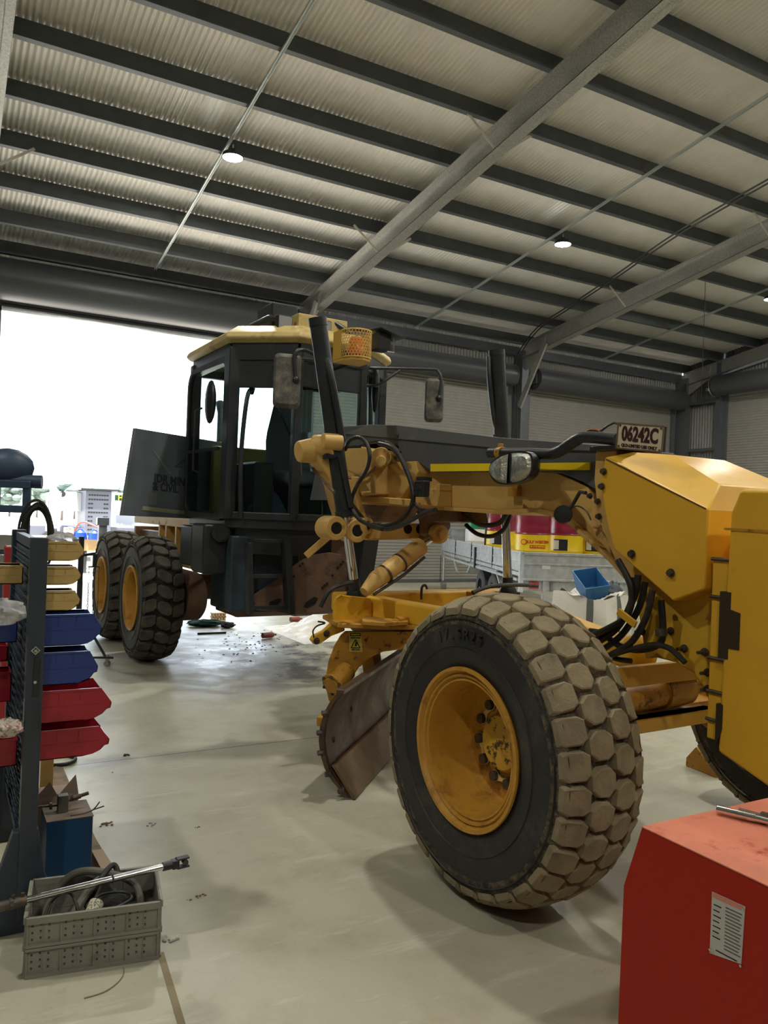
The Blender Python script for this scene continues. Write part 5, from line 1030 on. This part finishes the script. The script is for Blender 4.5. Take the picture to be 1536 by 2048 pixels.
# ------------------------------------------------------------------ jack, chains behind the bins
tj = gz(214, 1332)
TJ = thing('trolley_jack', 'black workshop crane leg with a small caster beside the blue bins', 'crane', (tj.x, tj.y, 0))
obj('caster', MB().cyl((-.012, -.02, .028), (.012, .02, .028), .028, n=20).bx(-.02, .02, -.02, .02, .055, .07), mat('grey_caster', (.22, .22, .22), .4), TJ)
obj('leg_beam', MB().bar((-.22, .02, .10), (.06, -.01, .085), .03, .02), BLKP, TJ, .003)
obj('ram_bar', MB().bar((-.02, 0, .10), (-.14, .06, .32), .022, .022), BLKP, TJ, .003)
obj('pivot_nut', MB().cyl((.0, 0, .085), (0, 0, .12), .016, n=6).cyl((.045, 0, .085), (.045, 0, .12), .012, n=6), STEEL, TJ)
obj('wheel_hub', MB().cyl((-.19, .0, .12), (-.17, .0, .13), .06, n=20), mat('grey_drum', (.18, .18, .17), .5), TJ)
obj('mast', MB().bx(-.30, -.25, .15, .20, .0, 1.35).bar((-.275, .175, 1.15), (-.13, .17, 1.17), .03, .03), BLKP, TJ, .003)
obj('fork_bracket', MB().bx(-.155, -.115, .15, .19, 1.03, 1.17), BLKP, TJ)
chm = MB()
for xo in (-.19, -.135, -.09):
    for k_ in range(17):
        c_ = V((xo, .17, 1.02-.031*k_)); a = (1, 0, 0) if k_ % 2 else (0, 1, 0)
        chm.tube([c_+(V((1, 0, 0)) if k_ % 2 else V((0, 1, 0)))*.007*cos(t_*pi/4)+V((0, 0, .018*sin(t_*pi/4))) for t_ in range(9)], .0022, 5, caps=False)
obj('hanging_chain', chm, DSTEEL, TJ)
obj('chain_bar', MB().bar((-.2, .17, 1.03), (-.08, .17, 1.03), .015, .015), DSTEEL, TJ)
# machine with coiled hose left behind the rack
sv = thing('hose_reel_stand', 'dark blue stand with coiled black hose behind the rack, left edge', 'machine', (.62, 7.15, 0), R(-15))
SVM = mat('dark_blue_stand', (.03, .055, .10), .45, var=.2)
obj('stand_cabinet', MB().bx(-.55, .02, -.15, .25, .0, 1.38), SVM, sv, .02)
obj('stand_frame', MB().bx(-.03, .03, -.15, -.09, 1.38, 1.85).bx(-.26, -.20, -.15, -.09, 1.38, 1.85).bx(-.5, .03, -.16, -.08, 1.80, 1.86).bx(-.5, .03, -.16, -.08, 1.60, 1.66), SVM, sv, .008)
obj('stand_head', MB().sph((-.18, 0, 1.97), .2, sc=(1.05, .7, .8)).cyl((-.2, -.05, 1.86), (.10, -.05, 1.86), .055, n=16), SVM, sv)
obj('silver_panel', MB().bx(-.5, -.02, -.16, -.15, 1.30, 1.42).bx(-.5, -.02, -.16, -.15, 1.16, 1.26), STEEL, sv, .004)
for k_ in range(7): obj('coiled_hose', MB().tube([V((.10+(.085+.007*k_)*cos(t_*pi/8)+.012*sin(k_*3), -.17-.008*k_, 1.42+(.24+.008*k_)*sin(t_*pi/8)-.02*(k_ % 3))) for t_ in range(17)], .011, 7, 3, caps=False), HOSE, sv)
tag(obj('red_toolbox', MB().bx(.33, .45, 5.2, 5.35, 0, 1.42), mat('red_tank', (.35, .03, .03), .4), None, .01), 'narrow red tank standing behind the rack near the left edge', 'tank')
# ------------------------------------------------------------------ messy patch under the machine
c_ = gz(650, 1262); 
def tarp(a, b_):
    x, y = (a-.5), (b_-.5); h = .17*math.exp(-((x-.12)**2+(y-.1)**2)*14)*1.7+.02*sin(x*31+y*9)*sin(y*27)+.012*sin(x*50)+.025
    e = min(a, 1-a, b_, 1-b_); return c_+V((1.5*x, 1.6*y+.4*x, max(.002, h*min(1, e*6))))
tag(obj('plastic_tarp', MB().grid(tarp, 50, 50), mat('dusty_white_tarp', (.75, .72, .66), .5, dirt=(.30, .24, .17), dscale=4, dthr=(.5, .75), bump=.4, bscale=14), None, ang=60), 'crumpled dusty white tarpaulin on the floor under the grader', 'tarpaulin')
c2 = gz(410, 1252); crumple((c2.x, c2.y, .0), .26, .16, .09, mat('dark_green_cloth', (.012, .05, .04), .85), 'green_rag', 'dark green cloth heaped on the floor beside the rear wheel', 'cloth', 31)
c2 = gz(455, 1256); crumple((c2.x, c2.y, .0), .10, .08, .08, mat('black_rag', (.02, .02, .025), .85), 'black_rag', 'small black rag next to the green cloth', 'cloth', 32)
for u, v, lab in ((592, 1238, 'red-brown bottle lying on the tarpaulin under the guard plate'), (538, 1270, 'red-brown bottle lying on the oily floor')):
    p = gz(u, v, .04); t_ = tag(obj('bottle', MB().lathe([(0, -.1), (.036, -.1), (.038, .04), (.02, .08), (.014, .085), (.014, .11), (0, .11)], (0, 0, 0), (1, .2, 0), 20), mat('red_bottle', (.25, .05, .04), .4), None, loc_=(p.x, p.y, .04)), lab, 'bottle', 'bottles under the grader')
tag(obj('dark_bar', MB().cyl(gz(395, 1267, .012), gz(452, 1265, .012), .012, n=10), DSTEEL, None), 'steel bar on the floor in front of the green cloth', 'bar')
c2 = gz(436, 1240); pb_ = MB()
for i in range(5): pb_.bx(c2.x-.10+.045*i, c2.x-.075+.045*i, c2.y-.05, c2.y+.05, .0, .10)
pb_.bx(c2.x-.11, c2.x+.115, c2.y-.05, c2.y+.05, .1, .115).bx(c2.x-.11, c2.x+.115, c2.y-.05, c2.y+.05, .045, .06)
tag(obj('slotted_block', pb_, mat('pale_orange_block', (.70, .48, .28), .6), None), 'pale slotted block under the machine behind the green cloth', 'block')
rnd = random.Random(4); crm = MB()
for k_ in range(90):
    u, v = rnd.gauss(500, 50), rnd.gauss(1288, 16)
    p = gz(u, v, .002); s_ = rnd.uniform(.004, .016); crm.sph(p, s_, 5, 4, sc=(1, rnd.uniform(.5, 1.4), .4))
tag(obj('oily_crumbs', crm, mat('oily_dirt', (.012, .011, .011), .4), None), 'scattered black oily crumbs on the floor under the grader', 'dirt', kind='stuff')
# wheel chock
w0, w1 = gz(1371, 1532), gz(1432, 1556)
wd = (w1-w0).normalized(); wn = V((-wd.y, wd.x, 0))
ck = MB().prism([w0, w1, w1+V((0, 0, .03)), w0+wd*.085+V((0, 0, .16)), w0+V((0, 0, .06))], wn*.16)
tag(obj('wheel_chock', ck, RUSTY, None, .006), 'yellow wheel chock wedged against the far front wheel', 'chock')
# ------------------------------------------------------------------ trailer and drums by the far doors
tb_ = R(23.2); td = V((sin(tb_), cos(tb_), 0)); tr = V((td.y, -td.x, 0))
K = CAM+(ray(1043, 1105))*(12.0/FPX); K.z = 0
TR = thing('flatbed_trailer', 'galvanised tandem trailer loaded with oil drums by the far roller doors', 'trailer', K, math.atan2(td.y, td.x))
TG = mat('trailer_galv', (.48, .49, .50), .4, metal=.5, var=.15, vscale=10, dirt=(.25, .22, .18), dscale=4, dthr=(.6, .8))
TGW = mat('trailer_side_galv', (.62, .66, .70), .3, metal=.5, var=.15, vscale=8)
# local: x forward along trailer (away), y to its left; the near left corner is the origin, width goes to -y
TW, TL = 2.0, 6.7
def side(x0, x1, y, nm, m_):
    mb = MB().bx(x0, x1, y-.02, y+.02, .93, 1.20).bx(x0, x1, y-.03, y+.03, 1.18, 1.21).bx(x0, x1, y-.028, y+.028, 1.05, 1.075).bx(x0, x1, y-.03, y+.03, .92, .95)
    return obj(nm, mb, m_, TR, .004)
sdl = side(.05, TL, 0, 'side_gate', TGW); side(.05, TL, -TW, 'side_gate', TGW)
tg = obj('tail_gate', MB().bx(-.03, .01, -TW, 0, .78, 1.20).bx(-.05, .01, -TW, 0, 1.17, 1.21).bx(-.045, .01, -TW, 0, 1.02, 1.045).bx(-.045, .01, -TW, 0, .78, .81), TG, TR, .004)
obj('gate_latch', MB().bx(-.05, .03, -.03, .03, .6, 1.22), TGW, TR, .004)
for x in (1.7, 3.4, 5.0): obj('side_strap', MB().bx(x-.02, x+.02, .02, .035, .85, 1.22), BLKP, TR)
obj('load_strap', MB().cyl((3.0, .04, .75), (3.0, .04, 1.15), .03, n=8), BLKP, TR)
obj('deck', MB().bx(0, TL, -TW+.02, -.02, .86, .92), TG, TR)
obj('chassis', MB().bx(0, TL, -.55, -.45, .62, .86).bx(0, TL, -1.55, -1.45, .62, .86).bx(0, TL, -.03, .03, .84, .90).bx(0, .05, -TW, 0, .62, .78).bx(-.05, .0, -1.7, -.35, .44, .52).bx(-.03, .02, -.4, -.34, .5, .8).bx(-.03, .02, -1.62, -1.56, .5, .8), TG, TR, .004)
rail = MB()
for a, b_ in (((.5, .84), (.95, .55)), ((5.2, .84), (4.75, .55))): rail.bar((a[0], .02, a[1]), (b_[0], .02, b_[1]), .03, .04)
rail.bar((.1, .02, .78), (6.6, .02, .78), .03, .04)
for x in (.6, 1.4, 2.6, 3.8, 5.4, 6.3): rail.bx(x-.02, x+.02, 0, .035, .78, .95)
obj('side_rail', rail, TGW, TR)
obj('mudguard', MB().prism([(x, -.30, z) for x, z in ((1.25, .60), (1.5, .82), (3.6, .82), (3.9, .6), (3.85, .6), (3.55, .78), (1.55, .78), (1.3, .6))], (0, .30, 0)), TGW, TR)
tyT = MB().lathe([(.20, -.09), (.24, -.10), (.33, -.095), (.36, -.07), (.365, 0), (.36, .07), (.33, .095), (.24, .10), (.20, .09)], (0, 0, 0), (0, 1, 0), 40)
for x in (2.0, 2.95):
    for y, s_ in ((-.15, 1), (-TW+.15, -1)):
        wl_ = obj('trailer_wheel', MB().lathe([(.20, .07*s_), (.19, .03*s_), (.10, .0), (.08, .05*s_), (0, .05*s_)], (0, 0, 0), (0, 1, 0), 24), mat('dark_rim', (.03, .04, .07), .4), TR, loc_=(x, y, .365))
        obj('tyre', tyT, mat('trailer_tyre', (.05, .05, .052), .8), wl_); obj('hub', MB().cyl((0, .02*s_, 0), (0, .10*s_, 0), .05, n=12), CHROME, wl_)
obj('drawbar_pole', MB().bar((TL, -.5, .62), (TL+1.2, -1, .6), .1, .1).bar((TL, -1.5, .62), (TL+1.2, -1, .6), .1, .1), TG, TR) if 0 else None
obj('jockey_wheel', MB().cyl((TL-.3, .0, .1), (TL-.3, .0, .85), .025, n=12).cyl((TL-.3, -.05, .12), (TL-.3, .05, .12), .12, n=20), STEEL, TR)
obj('tow_chain', MB().tube([(TL-.35, .1, .8), (TL-.4, .1, .4), (TL-.38, .1, .2)], .012, 5), DSTEEL, TR)
for y in (-.20, -1.83): obj('tail_light', MB().bx(-.06, -.03, y-.07, y+.07, .66, .76), mat('tail_red', (.5, .02, .015), .3), TR)
pl = obj('number_plate', MB().bx(-.075, -.06, -1.22, -.86, .58, .70), mat('white_plate', (.62, .62, .60), .5), TR)
obj('plate_number', place(textmb('119 UVX', .10, .001, .72, .002), (-.078, -1.04, .64), (0, -1, 0), (0, 0, 1)), BLACKP, pl)
obj('sticker', MB().bx(-.036, -.03, -.45, -.32, .96, 1.03), mat('pale_sticker', (.6, .6, .6), .5), TR)
def tw(x, y, z=0): return K+td*x+tr*(-y)+V((0, 0, z))
MRN = mat('maroon_drum_paint', (.22, .012, .035), .3, coat=.3); DYE = mat('drum_yellow', (.72, .50, .01), .35); GRN = mat('drum_green', (.01, .18, .08), .3); DWH = mat('drum_white', (.65, .62, .60), .4); DRD = mat('drum_red', (.55, .02, .03), .35); DGY = mat('drum_grey', (.22, .23, .24), .4)
def drum(u, d_, upm, lom, lab, txt=False, sc=1.0, label=False, split=.62):
    p = CAM+ray(u, 1080)*(d_/FPX); p.z = .92
    pr = [(0, .012), (.27, .012), (.285, 0), (.29, .005)]
    h1 = .88*sc; prl = []; pru = []
    def body(z0_, z1_): return [(.286, z0_), (.286, z1_)]
    low = [(0, .0), (.288, .0), (.290, .01), (.284, .02), (.284, h1*.31), (.291, h1*.325), (.284, h1*.34), (.284, h1*split)]
    upp = [(.284, h1*split), (.284, h1*.62), (.291, h1*.635), (.284, h1*.65), (.289, h1*.68), (.284, h1*.70), (.289, h1*.73), (.284, h1*.75), (.284, h1*.97), (.291, h1*.985), (.288, h1), (.275, h1), (.272, h1*.985), (0, h1*.985)]
    o = obj('oil_drum', MB().lathe([(r*sc, z) for r, z in upp], (0, 0, 0), (0, 0, 1), 40), upm, None, loc_=p); tag(o, lab, 'drum', 'drums on the trailer')
    obj('drum_lower_band', MB().lathe([(r*sc, z) for r, z in low], (0, 0, 0), (0, 0, 1), 40), lom, o)
    cdir = math.atan2(CAM.y-p.y, CAM.x-p.x)
    def onc(a, z, r=.2865): return V((r*sc*cos(cdir+a), r*sc*sin(cdir+a), z))
    if txt:
        def wrapt(s, size, a0, z, m_, sx=1): 
            mb = textmb(s, size, .001, sx, .002); mb.v = [tuple(onc(a0+x/.29, z+y, .2875+q_)) for x, y, q_ in mb.v]; return obj('drum_lettering', mb, m_, o)
        redp = mat('drum_print_red', (.55, .03, .01), .5)
        wrapt('GULF WESTERN', .062, .34, .43, redp, 1.0); 
        obj('drum_stripe', MB().grid(lambda a, b_: onc(-.15+a*.95, .33+.05*b_, .2885), 16, 1), redp, o); wrapt('OIL FOR INDUSTRY', .034, .36, .355, DYE)
        for r_, m_ in ((1.0, redp), (.72, DYE)): obj('drum_emblem', MB().grid(lambda a, b_: onc(-.50+.20*r_*b_*cos(2*pi*a), .425+.045*r_*b_*sin(2*pi*a), .2885+(1-r_)*.004), 24, 2), m_, o)
        wrapt('GW', .05, -.50, .425, redp)
    if label:
        obj('drum_label', MB().grid(lambda a, b_: onc(label[0]+a*.85, .29+.19*b_, .2885), 10, 1), BLACKP, o); obj('label_panel', MB().grid(lambda a, b_: onc(label[0]+label[1]+a*.34, .31+.15*b_, .2892), 8, 1), mat('label_white', (.55, .55, .55), .5), o)
    return o
drum(1065, 12.95, MRN, DYE, 'maroon and yellow drum with red lettering at the near left corner of the trailer', txt=True, split=.62)
drum(1132, 13.35, MRN, DYE, 'maroon and yellow drum with a black label, second in the rear row', label=(-.75, .0))
drum(1194, 13.55, MRN, DYE, 'maroon and yellow drum with white and black label, rightmost in the rear row', label=(-.7, .05))
drum(999, 15.4, MRN, DYE, 'maroon and yellow drum at the side of the trailer next to the green one', label=(-.5, -.2))
drum(1034, 16.6, MRN, DYE, 'maroon and yellow drum mostly hidden between the two front ones')
drum(956, 17.3, GRN, DWH, 'green drum with a white lower half on the trailer', split=.66)
drum(914, 18.4, DGY, DGY, 'small grey drum at the far end of the trailer', sc=.6)
tag(obj('pump_hose', MB().tube([tw(3.3, -.5, 1.8), tw(3.2, -.3, 2.0), tw(3.0, -.2, 1.9), tw(2.8, -.1, 1.4), tw(2.9, -.12, .95)], .018, 8, 6), HOSE, None), 'black pump hose arching over the drums on the trailer', 'hose')
# bulk bag with a blue tub
bc_ = CAM+ray(1184, 1180)*(10.6/FPX); bc_.z = 0
BAGM = mat('white_woven_bag', (.68, .66, .60), .7, bump=.4, bscale=12, dirt=(.4, .37, .3), dscale=3, dthr=(.55, .8))
def bag(a, b_):
    th = 2*pi*a; z = .74*b_; sq = 1/max(abs(cos(th)), abs(sin(th)))**.75; r = .44*sq*(.92+.10*sin(pi*b_)+.03*sin(7*th+9*b_))
    return V((r*cos(th), r*sin(th), z+.04*sin(3*th)*b_))
BG = obj('bulk_bag', MB().grid(bag, 48, 12).grid(lambda a, b_: V((.44*(1-.45*b_)*cos(2*pi*a), .44*(1-.45*b_)*sin(2*pi*a), .74+.05*sin(3*2*pi*a)-.05*b_+.03*sin(8*2*pi*a+b_*6))), 48, 5), BAGM, None, ang=60, loc_=bc_, rz=R(20)); tag(BG, 'big white woven bulk bag with grey straps near the trailer tail', 'bag')
obj('bag_strap', MB().grid(lambda a, b_: bag(.70+.03*a, b_)*1.01, 2, 10), mat('grey_strap', (.12, .12, .13), .7), BG); obj('bag_strap', MB().grid(lambda a, b_: bag(.55+.03*a, b_)*1.01, 2, 10), mat('grey_strap2', (.12, .12, .13), .7), BG)
TU = MB(); 
def tub(lx0, ly0, lx1, ly1, h, t_=.012):
    lo = [(-lx0, -ly0), (lx0, -ly0), (lx0, ly0), (-lx0, ly0)]; hi = [(-lx1, -ly1), (lx1, -ly1), (lx1, ly1), (-lx1, ly1)]; li = [(x*.95, y*.95) for x, y in lo]; hi2 = [(x*.94, y*.94) for x, y in hi]
    v = [(x, y, 0) for x, y in lo]+[(x, y, h) for x, y in hi]+[(x, y, h) for x, y in hi2]+[(x, y, t_) for x, y in li]
    f = [(0, 1, 2, 3), (12, 15, 14, 13)]
    for i in range(4): j = (i+1) % 4; f += [(i, i+4, j+4, j), (i+4, i+8, j+8, j+4), (i+8, i+12, j+12, j+8)]
    return TU.add(v, f)
tub(.13, .20, .17, .26, .27)
TUo = obj('blue_tub', TU, mat('blue_tub_plastic', (.03, .14, .32), .45), None, .008, loc_=(bc_.x-.02, bc_.y+.0, .72)); TUo.rotation_euler = (R(24), R(-10), R(-25)); tag(TUo, 'empty blue plastic tub sitting tilted in the white bulk bag', 'tub')
crumple((bc_.x+.24, bc_.y-.12, .66), .14, .12, .24, mat('grey_rag', (.12, .13, .15), .8), 'grey_sack', 'grey sack stuffed beside the blue tub in the bulk bag', 'sack', 41)
tag(obj('red_jerry_can', MB().bx(-.12, .12, -.08, .08, 0, .36), mat('jerry_red', (.4, .02, .02), .4), None, .03, loc_=(bc_.x+.9, bc_.y+.3, 0)), 'red can standing behind the grader nose', 'can') if 0 else None
# ------------------------------------------------------------------ the yard
def at(u, v, d_): return CAM+ray(u, v)*(d_/FPX)
yd = thing('service_truck', 'white service truck body with a grey louvred cabinet parked out in the yard', 'truck', (0, 0, 0))
W_ = mat('truck_white', (.34, .35, .37), .5); GR2 = mat('cabinet_grey', (.09, .10, .13), .5)
a, b_ = at(112, 982, 24), at(172, 1024, 24)
obj('white_canopy', MB().bx(a.x, b_.x, a.y, a.y+1.8, b_.z, a.z), W_, yd, .03)
c_, d_ = at(172, 980, 23.6), at(226, 1064, 23.6)
cb = obj('grey_cabinet', MB().bx(c_.x, d_.x, c_.y, c_.y+1.6, .35, c_.z), GR2, yd, .02)
lvm = MB()
for i in range(8):
    for j in range(11):
        x = c_.x+.08+i*(d_.x-c_.x-.16)/8; z = .65+j*.13
        if 1 < j < 9 and 1 < i < 6 and (j % 3): continue
        lvm.bx(x, x+.06, c_.y-.004, c_.y, z, z+.045)
obj('louvre_slots', lvm, BLACKP, cb)
obj('cabinet_roof', MB().bx(c_.x-.15, d_.x+.2, c_.y-.1, c_.y+1.7, c_.z, c_.z+.05), BLKP, yd)
obj('chassis', MB().bx(a.x-.8, d_.x+2.0, a.y, a.y+1.8, .55, 1.0), GR2, yd, .02)
for x in (a.x+.0, d_.x+.9): obj('truck_wheel', MB().cyl((x, a.y-.05, .42), (x, a.y+.25, .42), .46, n=28), SIDE, yd)
obj('warning_lamp', MB().cyl(at(125, 988, 23.95), at(125, 988, 23.9), .09, n=20), BLK, yd)
lad = MB()
for u in (93, 100, 117): lad.bar(at(u+4, 985, 23), at(u, 1062, 23), .05, .05)
for v in (1000, 1022, 1040, 1055): lad.bar(at(96, v, 23), at(116, v, 23), .05, .05)
obj('access_ladder', lad, W_, yd)
obj('aerial_pole', MB().tube([at(112, 982, 24), at(88, 968, 24), at(42, 945, 24)], .035, 8), W_, yd)
obj('white_panel', MB().bx(at(92, 1000, 24.3).x, a.x, a.y+.4, a.y+.5, 1.0, 2.0), W_, yd)
tk = thing('fuel_tank', 'long white fuel tank behind the grader door, carrying a green and yellow board', 'tank', (0, 0, 0))
tA, tB_ = at(228, 1005, 27), at(330, 1010, 27)
obj('tank_shell', MB().bx(tA.x, tA.x+5.5, tA.y, tA.y+2, -.04, at(228, 985, 27).z), W_, tk, .05)
s0_, s1_ = at(230, 990, 26.9), at(262, 1002, 26.9)
sg = obj('tank_sign', MB().bx(s0_.x, s0_.x+.72, s0_.y-.02, s0_.y, s1_.z, s0_.z), mat('sign_dark_green', (.004, .03, .008), .5), tk)
obj('sign_lettering', place(textmb('HSD', .26, .004, .95, .006), ((s0_.x+.33), s0_.y-.03, (s0_.z+s1_.z)/2), (1, 0, 0), (0, 0, 1)), mat('sign_yellow', (.35, .33, .02), .5), tk)
# work deck with timber and drums outside the door
dk0, dk1 = at(140, 1078, 19.5), at(245, 1105, 19.5)
tag(obj('timber_beam', MB().bx(dk0.x, dk0.x+2.6, dk0.y, dk0.y+.5, dk1.z, dk0.z), mat('fresh_timber', (.30, .21, .10), .7, var=.1), None, .01), 'thick pale timber beam raised outside the open door', 'timber')
for x in (.3, 2.1): tag(obj('steel_trestle', MB().bx(dk0.x+x, dk0.x+x+.12, dk0.y+.05, dk0.y+.45, -.04, dk1.z), BLKP, None), 'black trestle under the pale timber beam, %s' % ('left one' if x < 1 else 'right one'), 'trestle', 'trestles under the timber beam')
DBL = mat('bright_blue_can', (.006, .04, .30), .4)
for i, (u, lab) in enumerate(((161, 'left'), (190, 'right'))):
    p = at(u, 1068, 19.7); o = tag(obj('blue_can', MB().lathe([(0, 0), (.16, 0), (.17, .02), (.15, .16), (.06, .26), (.0, .27)], (p.x, p.y, dk0.z), (0, 0, 1), 20), DBL, None), '%s one of two bright blue cans standing on the timber beam outside' % lab, 'can', 'blue cans on the beam')
tag(obj('red_hose', MB().tube([at(u, v, 19.6) for u, v in ((150, 1062), (157, 1048), (170, 1044), (185, 1050), (200, 1056), (212, 1060))], .02, 8, 6), mat('salmon_hose', (.40, .07, .04), .5), None), 'salmon red hose draped over the blue cans', 'hose')
tag(obj('parts_crate', MB().bx(at(128, 1060, 19.7).x, at(146, 1060, 19.7).x, dk0.y, dk0.y+.4, dk0.z, dk0.z+.28), mat('pale_crate', (.6, .5, .42), .6, col2=(.3, .1, .08), vscale=8), None, .02), 'pale parts crate at the left end of the timber beam', 'crate')
p = at(204, 1075, 18.2); tag(obj('jack_stand', MB().bx(p.x-.09, p.x+.09, p.y-.09, p.y+.09, -.04, at(204, 1042, 18.2).z).bx(p.x-.13, p.x+.13, p.y-.1, p.y+.1, at(204, 1040, 18.2).z-.12, at(204, 1035, 18.2).z), BLKP, None, .01), 'black steel stand with a wide head outside behind the far rear tyre', 'stand')
p = at(60, 1060, 20); tag(obj('yard_table', MB().bx(p.x-.4, p.x+1.6, p.y, p.y+.8, .75, .82).bx(p.x-.35, p.x-.28, p.y, p.y+.07, -.04, .75).bx(p.x+1.5, p.x+1.57, p.y, p.y+.07, -.04, .75), W_, None), 'white work table standing in the yard beyond the rack', 'table')
# tree line
LEAF = mat('pale_tree_foliage', (.10, .14, .12), .9, var=.3, vscale=.6); BARK = mat('bark', (.12, .09, .07), .9)
def tree(u, d_, h, lab, seed):
    rnd = random.Random(seed); p = at(u, 1000, d_); p.z = -.04; t = thing('yard_tree', lab, 'tree', p, group='trees beyond the yard')
    fm_ = MB()
    for k_ in range(26):
        a = rnd.uniform(0, 6.28); r = rnd.uniform(0, h*.42); z = h*rnd.uniform(.4, .9); fm_.sph((r*cos(a), r*sin(a), z), h*rnd.uniform(.10, .17), 8, 6, sc=(1, 1, .7))
    obj('tree_crown', fm_, LEAF, t); obj('tree_trunk', MB().cyl((0, 0, 0), (0, 0, h*.6), h*.03, h*.015), BARK, t)
for k_, (u, d_, h) in enumerate(((75, 90, 4.0), (100, 95, 3.2), (125, 80, 4.2), (150, 90, 4.0), (178, 95, 4.2), (205, 78, 3.6), (236, 99, 4.4), (20, 90, 4))): tree(u, d_, h, ('tree standing beyond the yard, number %d counted from the left' % (k_+1)) if 0 else ['broad tree beyond the yard left of the aerial pole', 'low tree beyond the yard right of the aerial pole', 'rounded tree beyond the white truck canopy', 'spreading tree beyond the right end of the canopy', 'pale tree seen above the grey louvred cabinet', 'low tree just right of the grey cabinet', 'tree above the green and yellow board', 'tree behind the hose stand at the left edge'][k_], k_)
